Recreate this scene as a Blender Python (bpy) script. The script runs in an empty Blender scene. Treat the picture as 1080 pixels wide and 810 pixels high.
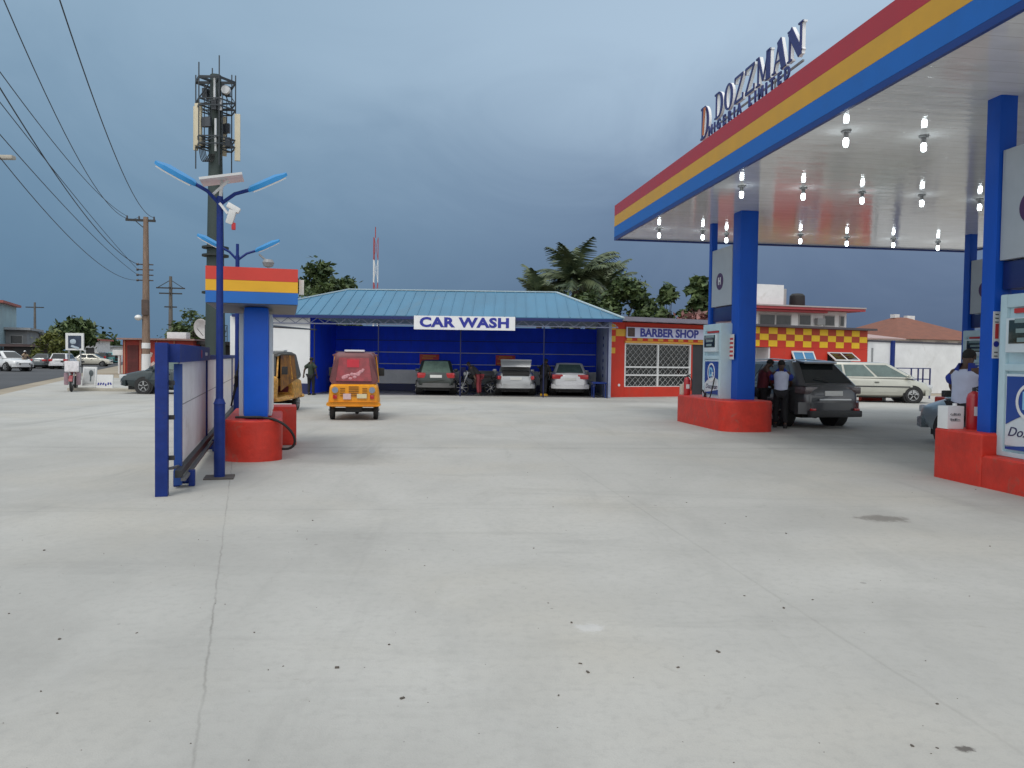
import bpy, bmesh, math, random
from mathutils import Vector, Matrix
random.seed(7)
PI = math.pi
sc = bpy.context.scene
COL = sc.collection
rad = math.radians

# ------------------------------------------------------------------ camera model
F_PX, HOR, CX, CY, CAMH = 830.0, 378.0, 540.0, 405.0, 1.6
pit, rol = math.atan((CY - HOR) / F_PX), 0.014
Fv = Vector((0, math.cos(pit), -math.sin(pit)))
U0 = Vector((0, math.sin(pit), math.cos(pit)))
Rv = math.cos(rol) * Vector((1, 0, 0)) + math.sin(rol) * U0
Uv = -math.sin(rol) * Vector((1, 0, 0)) + math.cos(rol) * U0
CAM = Vector((0, 0, CAMH))
def ray(px, py): return Fv + Rv * ((px - CX) / F_PX) + Uv * ((CY - py) / F_PX)
def gz(px, py, z=0.0):
    d = ray(px, py); return CAM + d * ((z - CAMH) / d.z)
def at(px, py, Y):
    d = ray(px, py); return CAM + d * (Y / d.y)

# ------------------------------------------------------------------ frames
class Frame:
    def __init__(s, ox, oy, deg): s.o, s.a = Vector((ox, oy)), rad(deg)
    def p(s, u, v, z=0.0):
        c, n = math.cos(s.a), math.sin(s.a)
        return Vector((s.o.x + u * c - v * n, s.o.y + u * n + v * c, z))
RF = Frame(0, 0, 7.5)           # forecourt canopy axes
LF = Frame(0, 0, 16.0)          # gate and small canopy axes
SF = Frame(4.18, 33.56, 26.0)   # row of shops

# ------------------------------------------------------------------ materials
MATS = {}
def M(key, col=None, rough=0.55, metal=0.0, var=0.10, scale=2.5, bump=0.0, bscale=40.0, emit=None, estr=0.0, coat=0.0, spec=0.5, alpha=1.0, stretch=(1, 1, 1), trans=0.0, wear=0.0, wcol=(0.16, 0.13, 0.11), wscale=5.0):
    if key in MATS: return MATS[key]
    m = bpy.data.materials.new(key); m.use_nodes = True
    nt = m.node_tree; N = nt.nodes; L = nt.links
    b = N['Principled BSDF']
    b.inputs['Roughness'].default_value = rough
    b.inputs['Metallic'].default_value = metal
    b.inputs['Specular IOR Level'].default_value = spec
    b.inputs['Coat Weight'].default_value = coat
    b.inputs['Coat Roughness'].default_value = 0.06
    b.inputs['Alpha'].default_value = alpha
    b.inputs['Transmission Weight'].default_value = trans
    tc = N.new('ShaderNodeTexCoord'); mp = N.new('ShaderNodeMapping')
    mp.inputs['Scale'].default_value = stretch
    L.new(tc.outputs['Object'], mp.inputs['Vector'])
    if var > 0:
        n1 = N.new('ShaderNodeTexNoise'); n1.inputs['Scale'].default_value = scale
        n1.inputs['Detail'].default_value = 7; n1.inputs['Roughness'].default_value = 0.65
        L.new(mp.outputs['Vector'], n1.inputs['Vector'])
        mr = N.new('ShaderNodeMapRange'); mr.inputs['From Min'].default_value = 0.3; mr.inputs['From Max'].default_value = 0.7
        L.new(n1.outputs['Fac'], mr.inputs['Value'])
        mx = N.new('ShaderNodeMix'); mx.data_type = 'RGBA'
        mx.inputs['A'].default_value = (*[max(0, c * (1 - var)) for c in col], 1)
        mx.inputs['B'].default_value = (*[min(1, c * (1 + var)) for c in col], 1)
        L.new(mr.outputs['Result'], mx.inputs['Factor'])
        cout = mx.outputs['Result']
        if wear > 0:
            wn_ = N.new('ShaderNodeTexNoise'); wn_.inputs['Scale'].default_value = wscale; wn_.inputs['Detail'].default_value = 10; wn_.inputs['Roughness'].default_value = 0.72; wn_.inputs['Distortion'].default_value = 0.8
            L.new(mp.outputs['Vector'], wn_.inputs['Vector'])
            wr_ = N.new('ShaderNodeMapRange'); wr_.inputs['From Min'].default_value = 0.56; wr_.inputs['From Max'].default_value = 0.66; wr_.inputs['To Max'].default_value = wear
            L.new(wn_.outputs['Fac'], wr_.inputs['Value'])
            mx2 = N.new('ShaderNodeMix'); mx2.data_type = 'RGBA'; mx2.inputs['B'].default_value = (*wcol, 1)
            L.new(wr_.outputs['Result'], mx2.inputs['Factor']); L.new(cout, mx2.inputs['A']); cout = mx2.outputs['Result']
        L.new(cout, b.inputs['Base Color'])
        rr = N.new('ShaderNodeMapRange'); rr.inputs['To Min'].default_value = max(0.02, rough - 0.08); rr.inputs['To Max'].default_value = min(1, rough + 0.1)
        L.new(n1.outputs['Fac'], rr.inputs['Value']); L.new(rr.outputs['Result'], b.inputs['Roughness'])
    else:
        b.inputs['Base Color'].default_value = (*col, 1)
    if bump > 0:
        n2 = N.new('ShaderNodeTexNoise'); n2.inputs['Scale'].default_value = bscale; n2.inputs['Detail'].default_value = 5
        L.new(mp.outputs['Vector'], n2.inputs['Vector'])
        bp = N.new('ShaderNodeBump'); bp.inputs['Strength'].default_value = bump; bp.inputs['Distance'].default_value = 0.02
        L.new(n2.outputs['Fac'], bp.inputs['Height']); L.new(bp.outputs['Normal'], b.inputs['Normal'])
    if emit:
        b.inputs['Emission Color'].default_value = (*emit, 1); b.inputs['Emission Strength'].default_value = estr
    MATS[key] = m
    return m

RED = M('red_paint', (0.56, 0.03, 0.014), 0.5, var=0.20, scale=3.0, bump=0.35, bscale=14, wear=.6, wcol=(.26, .10, .07), wscale=3.2)
REDW = M('red_wall_paint', (0.60, 0.035, 0.015), 0.6, var=0.12, scale=1.2, bump=0.1, wear=.3, wcol=(.40, .09, .06), wscale=1.6)
BLUE = M('blue_clad', (0.006, 0.085, 0.50), 0.45, var=0.14, scale=1.5, spec=.3, stretch=(1, 1, .3), wear=.25, wcol=(.03, .09, .36), wscale=2)
NAVY = M('navy_metal', (0.010, 0.030, 0.18), 0.5, spec=.25, var=0.2, scale=6, bump=0.08, wear=.35, wcol=(.06, .05, .09), wscale=6)
DKBLUE = M('dark_blue_panel', (0.008, 0.02, 0.12), 0.35, var=0.1)
WHITE = M('white_paint', (0.74, 0.75, 0.75), 0.5, var=0.06, scale=2)
WHITEW = M('white_wall', (0.76, 0.77, 0.78), 0.75, var=0.10, wear=.30, wcol=(.48, .46, .42), wscale=.9, scale=0.9, bump=0.15, bscale=20)
OFFW = M('dirty_white_metal', (0.70, 0.71, 0.71), 0.5, var=0.18, scale=2.2, bump=0.06)
PALEB = M('pale_pump_shell', (0.50, 0.66, 0.72), 0.35, var=0.07, scale=3)
BLACK = M('black_rubber', (0.018, 0.018, 0.019), 0.6, var=0.25, scale=8)
DARK = M('dark_plastic', (0.03, 0.031, 0.033), 0.5, var=0.15, scale=5)
GREY = M('grey_metal', (0.28, 0.29, 0.30), 0.45, var=0.14, scale=5)
SILV = M('silver_rim', (0.55, 0.56, 0.57), 0.3, metal=0.8, var=0.08)
GLASS = M('dark_glass', (0.012, 0.016, 0.018), 0.06, var=0.0, spec=0.7)
PALEGL = M('pale_car_glass', (0.10, 0.15, 0.14), 0.08, var=0.25, scale=3, spec=0.8)
TAIL = M('tail_lens', (0.45, 0.015, 0.02), 0.15, var=0.1, coat=0.6)
LENS = M('clear_lens', (0.6, 0.62, 0.64), 0.12, var=0.05, coat=0.5)
PLATE = M('number_plate', (0.72, 0.72, 0.70), 0.5, var=0.06, scale=30)
YEL = M('yellow_paint', (0.72, 0.40, 0.03), 0.5, var=0.08)
SKIN = M('brown_skin', (0.075, 0.036, 0.022), 0.5, var=0.12, scale=10)
HAIR = M('black_hair', (0.01, 0.009, 0.009), 0.8, var=0.2, scale=60)
SIGNBLUE = M('sign_blue', (0.02, 0.03, 0.30), 0.4, var=0.05)
WOOD = M('weathered_pole', (0.24, 0.17, 0.13), 0.85, var=0.25, scale=3, stretch=(4, 4, .6), bump=0.3)
TOWERM = M('tower_green_steel', (0.035, 0.055, 0.052), 0.55, var=0.12, scale=1)
CREAM = M('antenna_cream', (0.66, 0.60, 0.45), 0.5, var=0.05)

# ------------------------------------------------------------------ mesh builder
class MB:
    def __init__(s): s.bm = bmesh.new()
    def box(s, c, d, rz=0.0, rx=0.0, ry=0.0, bev=0.0):
        mt = Matrix.Translation(c) @ Matrix.Rotation(rz, 4, 'Z') @ Matrix.Rotation(ry, 4, 'Y') @ Matrix.Rotation(rx, 4, 'X') @ Matrix.Diagonal((d[0], d[1], d[2], 1))
        r = bmesh.ops.create_cube(s.bm, size=1.0, matrix=mt)
        if bev > 0:
            es = list({e for v in r['verts'] for e in v.link_edges})
            bmesh.ops.bevel(s.bm, geom=es, offset=bev, segments=2, affect='EDGES', profile=0.7)
        return s
    def bar(s, a, b, w, h=None):
        a, b = Vector(a), Vector(b); d = b - a; h = h or w
        q = d.to_track_quat('X', 'Z').to_matrix().to_4x4()
        bmesh.ops.create_cube(s.bm, size=1.0, matrix=Matrix.Translation((a + b) / 2) @ q @ Matrix.Diagonal((d.length, w, h, 1)))
        return s
    def cyl(s, a, b, r0, r1=None, n=12, cap=True):
        a, b = Vector(a), Vector(b); d = b - a; r1 = r0 if r1 is None else r1
        q = d.to_track_quat('Z', 'Y').to_matrix().to_4x4()
        bmesh.ops.create_cone(s.bm, cap_ends=cap, cap_tris=False, segments=n, radius1=r0, radius2=r1, depth=d.length, matrix=Matrix.Translation((a + b) / 2) @ q)
        return s
    def ball(s, c, r, sc3=(1, 1, 1), n=12):
        bmesh.ops.create_uvsphere(s.bm, u_segments=n, v_segments=max(6, n * 2 // 3), radius=r, matrix=Matrix.Translation(c) @ Matrix.Diagonal((*sc3, 1)))
        return s
    def tube(s, pts, r, n=6):
        pts = [Vector(p) for p in pts]; rings = []
        for i, p in enumerate(pts):
            t = (pts[min(i + 1, len(pts) - 1)] - pts[max(i - 1, 0)]).normalized()
            ref = Vector((0, 0, 1)) if abs(t.z) < 0.95 else Vector((1, 0, 0))
            x = t.cross(ref).normalized(); y = x.cross(t).normalized()
            rr = r[i] if isinstance(r, (list, tuple)) else r
            rings.append([p + (x * math.cos(2 * PI * k / n) + y * math.sin(2 * PI * k / n)) * rr for k in range(n)])
        return s.loft(rings)
    def loft(s, rings, cap=True, closed=True):
        vs = [[s.bm.verts.new(p) for p in r] for r in rings]; n = len(vs[0])
        for a, b in zip(vs, vs[1:]):
            for k in range(n if closed else n - 1):
                try: s.bm.faces.new((a[k], a[(k + 1) % n], b[(k + 1) % n], b[k]))
                except ValueError: pass
        if cap and closed:
            s.bm.faces.new(vs[0][::-1]); s.bm.faces.new(vs[-1])
        return s
    def prism(s, pts, off):
        off = Vector(off); a = [Vector(p) for p in pts]
        return s.loft([a, [p + off for p in a]])
    def quad(s, *p):
        s.bm.faces.new([s.bm.verts.new(q) for q in p]); return s
    def lathe(s, prof, c=(0, 0, 0), axis='Z', n=20):
        c = Vector(c); rings = []
        for k in range(n):
            a = 2 * PI * k / n; ring = []
            for r, h in prof:
                p = Vector((r * math.cos(a), r * math.sin(a), h))
                if axis == 'Y': p = Vector((p.x, p.z, p.y))
                if axis == 'X': p = Vector((p.z, p.x, p.y))
                ring.append(c + p)
            rings.append(ring)
        vs = [[s.bm.verts.new(p) for p in r] for r in rings]
        for i in range(n):
            a, b = vs[i], vs[(i + 1) % n]
            for k in range(len(prof) - 1): s.bm.faces.new((a[k], a[k + 1], b[k + 1], b[k]))
        bmesh.ops.remove_doubles(s.bm, verts=s.bm.verts, dist=1e-5)
        return s
    def build(s, name, mat, parent=None, smooth=35, loc=None, rz=0.0, bevel=0.0):
        bm = s.bm
        bmesh.ops.recalc_face_normals(bm, faces=bm.faces)
        if smooth:
            for f in bm.faces: f.smooth = True
            lim = rad(smooth)
            for e in bm.edges:
                if len(e.link_faces) == 2 and e.calc_face_angle(0) > lim: e.smooth = False
        me = bpy.data.meshes.new(name); bm.to_mesh(me); bm.free()
        for m in (mat if isinstance(mat, (list, tuple)) else [mat]): me.materials.append(m)
        o = bpy.data.objects.new(name, me); COL.objects.link(o)
        if parent: o.parent = parent
        if loc is not None: o.location = loc
        if rz: o.rotation_euler = (0, 0, rz)
        return o

def tag(o, label=None, cat=None, group=None, kind=None):
    if label: o['label'] = label
    if cat: o['category'] = cat
    if group: o['group'] = group
    if kind: o['kind'] = kind
    return o
def thing(name, label, cat, loc=(0, 0, 0), rz=0.0, group=None):
    o = bpy.data.objects.new(name, None); COL.objects.link(o)
    o.empty_display_size = 0.2
    o.location = loc; o.rotation_euler = (0, 0, rz)
    return tag(o, label, cat, group)
def copy_tree(o, parent=None):
    c = o.copy(); COL.objects.link(c)
    if parent: c.parent = parent
    for ch in [k for k in bpy.data.objects if k.parent == o and k.name != c.name]: copy_tree(ch, c)
    return c
def struct(o): o['kind'] = 'structure'; return o
def setmat(o, m): o.data = o.data.copy(); o.data.materials.clear(); o.data.materials.append(m)

def text(body, size, name, mat, parent, loc, xdir, up=(0, 0, 1), ext=0.01, bold=0.0, xs=1.0, shear=0.0, side=None, align='CENTER', space=1.0):
    cu = bpy.data.curves.new('txt', 'FONT'); cu.body = body; cu.size = size; cu.extrude = ext; cu.offset = bold
    cu.shear = shear; cu.align_x = align; cu.align_y = 'CENTER'; cu.space_character = space; cu.resolution_u = 3
    t = bpy.data.objects.new('txt', cu); COL.objects.link(t)
    dg = bpy.context.evaluated_depsgraph_get()
    me = bpy.data.meshes.new_from_object(t.evaluated_get(dg))
    bpy.data.objects.remove(t); bpy.data.curves.remove(cu)
    x = Vector(xdir).normalized(); y = Vector(up).normalized(); z = x.cross(y)
    mt = Matrix((x * xs, y, z)).transposed().to_4x4(); mt.translation = Vector(loc)
    me.materials.clear(); me.materials.append(mat)
    if side:
        me.materials.append(side)
        for p in me.polygons: p.material_index = 0 if abs(p.normal.z) > 0.7 else 1
    else:
        for p in me.polygons: p.material_index = 0
    me.transform(mt); me.name = name
    o = bpy.data.objects.new(name, me); COL.objects.link(o); o.parent = parent
    return o

# ------------------------------------------------------------------ camera, world, sun
cd = bpy.data.cameras.new('camera'); cam = bpy.data.objects.new('camera', cd); COL.objects.link(cam)
cd.sensor_width = 36; cd.lens = 36 * F_PX / 1080.0; cd.clip_start = 0.05; cd.clip_end = 3000
mw = Matrix((Rv, Uv, -Fv)).transposed().to_4x4(); mw.translation = CAM; cam.matrix_world = mw
sc.camera = cam
sc.view_settings.view_transform = 'Standard'; sc.view_settings.look = 'None'
sc.view_settings.gamma = 1; sc.view_settings.use_curve_mapping = False; sc.view_settings.exposure = 0.0
sc.cycles.use_denoising = True; sc.cycles.max_bounces = 6; sc.cycles.caustics_reflective = False; sc.cycles.caustics_refractive = False
SUN_EL, SUN_AZ = 58.0, 200.0            # the bright part of the cloud cover: high, behind the viewer
w = bpy.data.worlds.new('World'); sc.world = w; w.use_nodes = True
nt = w.node_tree; N, L = nt.nodes, nt.links
N.clear()
def nd(t, **k):
    n = N.new(t)
    for a, v in k.items(): setattr(n, a, v)
    return n
def math_(op, a, b=None, clamp=False):
    n = nd('ShaderNodeMath', operation=op, use_clamp=clamp)
    for i, v in enumerate((a, b)):
        if v is None: continue
        if isinstance(v, (int, float)): n.inputs[i].default_value = v
        else: L.new(v, n.inputs[i])
    return n.outputs[0]
def sstep(v, lo, hi, a=0.0, b=1.0):
    n = nd('ShaderNodeMapRange', interpolation_type='SMOOTHSTEP')
    n.inputs['From Min'].default_value = lo; n.inputs['From Max'].default_value = hi
    n.inputs['To Min'].default_value = a; n.inputs['To Max'].default_value = b
    L.new(v, n.inputs['Value']); return n.outputs['Result']
def mixc(f, a, b):
    n = nd('ShaderNodeMix', data_type='RGBA')
    for s_, v in (('Factor', f), ('A', a), ('B', b)):
        if isinstance(v, tuple): n.inputs[s_].default_value = (*v, 1)
        elif isinstance(v, (int, float)): n.inputs[s_].default_value = v
        else: L.new(v, n.inputs[s_])
    return n.outputs['Result']
sky = nd('ShaderNodeTexSky', sky_type='NISHITA'); sky.sun_disc = False
sky.sun_elevation = rad(SUN_EL); sky.sun_rotation = rad(SUN_AZ)
bg1 = nd('ShaderNodeBackground'); bg1.inputs['Strength'].default_value = 0.07; L.new(sky.outputs[0], bg1.inputs['Color'])
tc = nd('ShaderNodeTexCoord'); sx = nd('ShaderNodeSeparateXYZ'); L.new(tc.outputs['Generated'], sx.inputs[0])
X_, Y_, Z_ = sx.outputs
mpn = nd('ShaderNodeMapping'); mpn.inputs['Scale'].default_value = (1.15, 1.15, 2.0); L.new(tc.outputs['Generated'], mpn.inputs['Vector'])
nz = nd('ShaderNodeTexNoise'); nz.inputs['Scale'].default_value = 2.3; nz.inputs['Detail'].default_value = 8; nz.inputs['Roughness'].default_value = 0.56; nz.inputs['Distortion'].default_value = 0.9
L.new(mpn.outputs[0], nz.inputs['Vector'])
wob = math_('MULTIPLY', math_('SUBTRACT', nz.outputs['Fac'], 0.5), 0.22)
el = math_('ADD', Z_, wob)
# storm bank low in the north, paler cover above it, bright cover overhead and behind
low = mixc(sstep(X_, -0.55, 0.45), (0.105, 0.200, 0.320), (0.080, 0.125, 0.225))
mid = mixc(sstep(X_, -0.5, 0.45), (0.170, 0.285, 0.410), (0.190, 0.260, 0.385))
top = mixc(sstep(X_, -0.55, 0.30), (0.290, 0.425, 0.560), (0.440, 0.575, 0.720))
c1 = mixc(sstep(el, 0.0, 0.24), low, mid)
c2 = mixc(sstep(el, 0.15, 0.40), c1, top)
bright = mixc(sstep(nz.outputs['Fac'], 0.35, 0.7), (0.84, 0.90, 0.95), (1.20, 1.21, 1.20))
up = sstep(Z_, 0.46, 0.85); back = sstep(math_('MULTIPLY', Y_, -1.0), -0.15, 0.55)
k = math_('MAXIMUM', up, back)
c3 = mixc(k, c2, bright)
bg2 = nd('ShaderNodeBackground'); bg2.inputs['Strength'].default_value = 1.0; L.new(c3, bg2.inputs['Color'])
ms = nd('ShaderNodeMixShader'); ms.inputs[0].default_value = 0.94
L.new(bg1.outputs[0], ms.inputs[1]); L.new(bg2.outputs[0], ms.inputs[2])
wo = nd('ShaderNodeOutputWorld'); L.new(ms.outputs[0], wo.inputs['Surface'])
sl = bpy.data.lights.new('sun', 'SUN'); sl.energy = 1.35; sl.angle = rad(22); sl.color = (1.0, 0.96, 0.90)
so = bpy.data.objects.new('sun', sl); COL.objects.link(so)
az = rad(SUN_AZ)
sd = Vector((math.sin(az) * math.cos(rad(SUN_EL)), math.cos(az) * math.cos(rad(SUN_EL)), math.sin(rad(SUN_EL))))
so.rotation_euler = (-sd).to_track_quat('-Z', 'Y').to_euler(); so.location = sd * 50

# ------------------------------------------------------------------ ground
def ground_mat(name, base, kind):
    m = bpy.data.materials.new(name); m.use_nodes = True
    global N, L
    N, L = m.node_tree.nodes, m.node_tree.links
    b = N['Principled BSDF']; tc = nd('ShaderNodeTexCoord'); P = tc.outputs['Object']
    def noise(scale, det=6, rough=0.6, st=(1, 1, 1), rz=0.0, dist=0.0):
        mp = nd('ShaderNodeMapping'); mp.inputs['Scale'].default_value = st; mp.inputs['Rotation'].default_value = (0, 0, rz)
        L.new(P, mp.inputs['Vector'])
        n = nd('ShaderNodeTexNoise'); n.inputs['Scale'].default_value = scale; n.inputs['Detail'].default_value = det
        n.inputs['Roughness'].default_value = rough; n.inputs['Distortion'].default_value = dist
        L.new(mp.outputs[0], n.inputs['Vector']); return n.outputs['Fac']
    big = noise(0.16, 5, 0.6, dist=0.6); medn = noise(0.9, 8, 0.68, (1, .45, 1), dist=0.3); fine = noise(14, 8, 0.7)
    grit = noise(120, 3, 0.6)
    c = mixc(sstep(big, 0.32, 0.68), tuple(x * 0.86 for x in base), tuple(min(1, x * 1.08) for x in base))
    warm = noise(0.33, 4, 0.5)
    c = mixc(math_('MULTIPLY', sstep(warm, 0.45, 0.72), 0.45), c, (base[0] * 1.02, base[1] * 0.96, base[2] * 0.86))
    c = mixc(math_('MULTIPLY', sstep(medn, 0.46, 0.72), 0.42), c, tuple(x * 0.70 for x in base))
    c = mixc(math_('MULTIPLY', sstep(fine, 0.44, 0.72), 0.34), c, tuple(x * 0.70 for x in base))
    c = mixc(math_('MULTIPLY', sstep(grit, 0.45, 0.70), 0.12), c, tuple(x * 0.5 for x in base))
    if kind == 'concrete':
        vo = nd('ShaderNodeTexVoronoi'); vo.inputs['Scale'].default_value = 3.1; L.new(P, vo.inputs['Vector'])
        ch = nd('ShaderNodeSeparateColor'); L.new(vo.outputs['Color'], ch.inputs[0])
        sz = math_('MULTIPLY', math_('SUBTRACT', ch.outputs[0], 0.70, True), 0.28)
        spot = sstep(math_('SUBTRACT', sz, vo.outputs['Distance']), 0.0, 0.02)
        c = mixc(math_('MULTIPLY', spot, 0.45), c, (0.13, 0.125, 0.115))
        sp = nd('ShaderNodeSeparateXYZ'); L.new(P, sp.inputs[0]); px, py = sp.outputs[0], sp.outputs[1]
        wig = math_('MULTIPLY', math_('SUBTRACT', noise(2.5, 6, 0.7), 0.5), 0.06)
        def line(x0, y0, x1, y1, wd, st):
            d = Vector((x1 - x0, y1 - y0)); n = Vector((-d.y, d.x)).normalized(); cc = n.x * x0 + n.y * y0
            dist = math_('ABSOLUTE', math_('ADD', math_('SUBTRACT', math_('ADD', math_('MULTIPLY', px, n.x), math_('MULTIPLY', py, n.y)), cc), wig))
            nonlocal c
            core = math_('MULTIPLY', sstep(dist, 0.0, wd, 1, 0), math_('MULTIPLY', sstep(medn, 0.30, 0.62), st))
            c = mixc(core, c, (0.12, 0.115, 0.10))
            halo = math_('MULTIPLY', sstep(dist, 0.0, 0.5, 1, 0), 0.16 * st); c = mixc(halo, c, tuple(x * 0.55 for x in base))
        def tint(f, col, lo, hi, st):
            nonlocal c
            c = mixc(math_('MULTIPLY', sstep(f, lo, hi), st), c, col)
        tint(noise(1.1, 7, 0.7, (.22, 1.3, 1), .12, .5), tuple(x * .66 for x in base), .52, .72, .36)      # drag and trowel streaks
        tint(noise(0.8, 6, 0.65, (1.3, .12, 1), -.15, .3), tuple(x * .55 for x in base), .56, .72, .34)     # tyre dirt along the lanes
        tint(noise(2.6, 9, 0.75, (1, 1, 1), .4, 1.2), (.24, .225, .20), .60, .72, .40)                       # blotches of dried mud
        tint(noise(0.55, 6, 0.7, (1, 1, 1), .9, .8), (.54, .54, .52), .55, .75, .25)                          # pale laitance patches
        line(-1.87, 4.94, -1.21, 2.99, 0.012, 0.60)
        line(-7.0, 7.6, 9.0, 9.3, 0.012, 0.30); line(-9, 19.3, 5, 20.6, 0.03, 0.30); line(0.6, 14.2, -0.9, 25, 0.02, 0.15)
        line(-4.09, 13.58, 4.21, 14.46, 0.035, 0.65)
        line(-6, 24.0, 8, 25.2, 0.05, 0.35)
        line(2.3, 14.0, 8.0, 11.3, 0.02, 0.08)
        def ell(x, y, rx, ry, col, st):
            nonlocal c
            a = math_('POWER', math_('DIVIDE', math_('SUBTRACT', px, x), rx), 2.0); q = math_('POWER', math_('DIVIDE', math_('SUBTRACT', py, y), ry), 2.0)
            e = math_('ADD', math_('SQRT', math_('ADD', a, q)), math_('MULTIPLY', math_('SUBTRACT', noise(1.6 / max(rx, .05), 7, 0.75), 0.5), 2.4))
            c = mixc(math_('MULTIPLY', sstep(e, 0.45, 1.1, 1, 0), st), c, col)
        g = gz(930, 547); ell(g.x, g.y, 0.30, 0.20, (0.12, 0.105, 0.09), 0.65)
        g = gz(622, 662); ell(g.x, g.y, 0.10, 0.10, (0.66, 0.67, 0.69), 0.30)
        g = gz(1018, 790); ell(g.x, g.y, 0.05, 0.03, (0.06, 0.05, 0.045), 0.8)
        for (ex, ey, rx, ry, st) in ((8.0, 18.5, 2.2, 3.6, .30), (9.5, 13.5, 2.0, 3.0, .35), (5.4, 16.2, 2.6, 1.4, .22), (6.3, 8.6, 1.3, 1.6, .20), (1.0, 30.5, 9.0, 1.6, .30), (-3.0, 12.4, 1.6, 1.2, .25), (3.4, 8.0, 2.2, .9, .14), (-2.6, 6.5, 1.6, 1.0, .12)):  # broad grey stains; those under the canopy also paint in its shade
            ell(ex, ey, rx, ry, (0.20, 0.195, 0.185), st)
    L.new(c, b.inputs['Base Color']); b.inputs['Roughness'].default_value = 0.85
    b.inputs['Specular IOR Level'].default_value = 0.3
    hb = math_('ADD', math_('MULTIPLY', fine, 0.6), math_('MULTIPLY', grit, 0.25))
    bp = nd('ShaderNodeBump'); bp.inputs['Strength'].default_value = 0.35; bp.inputs['Distance'].default_value = 0.012
    L.new(hb, bp.inputs['Height']); L.new(bp.outputs[0], b.inputs['Normal'])
    return m
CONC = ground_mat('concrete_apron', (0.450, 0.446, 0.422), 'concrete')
DIRT = ground_mat('sandy_ground', (0.36, 0.31, 0.24), 'dirt')
ASPH = ground_mat('asphalt', (0.085, 0.088, 0.095), 'road')
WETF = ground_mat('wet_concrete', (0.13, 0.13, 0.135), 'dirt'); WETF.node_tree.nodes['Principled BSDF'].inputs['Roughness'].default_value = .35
def sheet(name, pts, z, mat):
    b = MB(); b.bm.faces.new([b.bm.verts.new((p[0], p[1], z)) for p in pts])
    bmesh.ops.recalc_face_normals(b.bm, faces=b.bm.faces)
    o = b.build(name, mat, smooth=0)
    if o.data.polygons[0].normal.z < 0: o.data.flip_normals()
    return struct(o)
sheet('ground', [(-900, -500), (900, -500), (900, 1400), (-900, 1400)], -0.012, DIRT)
rd = Vector((-0.39, 0.92)).normalized()
e0 = gz(0, 416.5).to_2d()
apr = [e0 - rd * 60, (60, -40), (60, 36), (34, 40), (-10, 40), e0 + rd * 26]
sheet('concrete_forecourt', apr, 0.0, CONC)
wn = Vector((rd.y, -rd.x)) * -1
r0, r1 = e0 + wn * 0.9, e0 + wn * 19
sheet('road', [r0 - rd * 80, r0 + rd * 400, r1 + rd * 400, r1 - rd * 80], -0.004, ASPH)
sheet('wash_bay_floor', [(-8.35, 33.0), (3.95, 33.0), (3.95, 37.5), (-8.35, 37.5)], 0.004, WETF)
# chips of grit and dry leaf on the concrete
b = MB()
rs = random.Random(11)
for i in range(230):
    yy = 2.2 + 9 * rs.random() ** 1.6; xx = (rs.random() - 0.5) * 1.35 * yy
    s = 0.0025 + 0.009 * rs.random() ** 4
    b.box((xx, yy, s * 0.3), (s * (1 + rs.random() * 1.6), s * 1.2, s * 0.7), rz=rs.random() * 3, rx=rs.random() * .4)
tag(b.build('grit', M('dark_grit', (0.11, 0.095, 0.08), 0.9, var=0.4, scale=20), smooth=0), 'dark chips of grit and leaf scattered over the pale concrete', 'grit', kind='stuff')

# ------------------------------------------------------------------ forecourt canopy
CZ = 5.15; U0c, U1c, V0c, V1c = 5.95, 17.3, 4.6, 22.67
ceilm = bpy.data.materials.new('glossy_ceiling'); ceilm.use_nodes = True
N, L = ceilm.node_tree.nodes, ceilm.node_tree.links
pb = N['Principled BSDF']; pb.inputs['Base Color'].default_value = (0.72, 0.71, 0.68, 1); pb.inputs['Roughness'].default_value = 0.07
pb.inputs['Specular IOR Level'].default_value = 0.6
tcn = nd('ShaderNodeTexCoord'); mp1 = nd('ShaderNodeMapping'); mp1.inputs['Scale'].default_value = (0.7, 1.9, 1); L.new(tcn.outputs['Object'], mp1.inputs[0])
n1 = nd('ShaderNodeTexNoise'); n1.inputs['Scale'].default_value = 2.4; n1.inputs['Detail'].default_value = 6; L.new(mp1.outputs[0], n1.inputs['Vector'])
wv = nd('ShaderNodeTexWave'); wv.bands_direction = 'Y'; wv.wave_profile = 'SAW'; wv.inputs['Scale'].default_value = 1.0; L.new(tcn.outputs['Object'], wv.inputs['Vector'])
seam = sstep(wv.outputs['Fac'], 0.0, 0.06)
bp1 = nd('ShaderNodeBump'); bp1.inputs['Strength'].default_value = 0.13; bp1.inputs['Distance'].default_value = 0.05
L.new(math_('ADD', n1.outputs['Fac'], math_('MULTIPLY', seam, 0.05)), bp1.inputs['Height']); L.new(bp1.outputs[0], pb.inputs['Normal'])
cc = mixc(sstep(n1.outputs['Fac'], 0.3, 0.7), (0.72, 0.73, 0.73), (0.80, 0.81, 0.82)); L.new(mixc(seam, (0.56, 0.55, 0.53), cc), pb.inputs['Base Color'])

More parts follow.
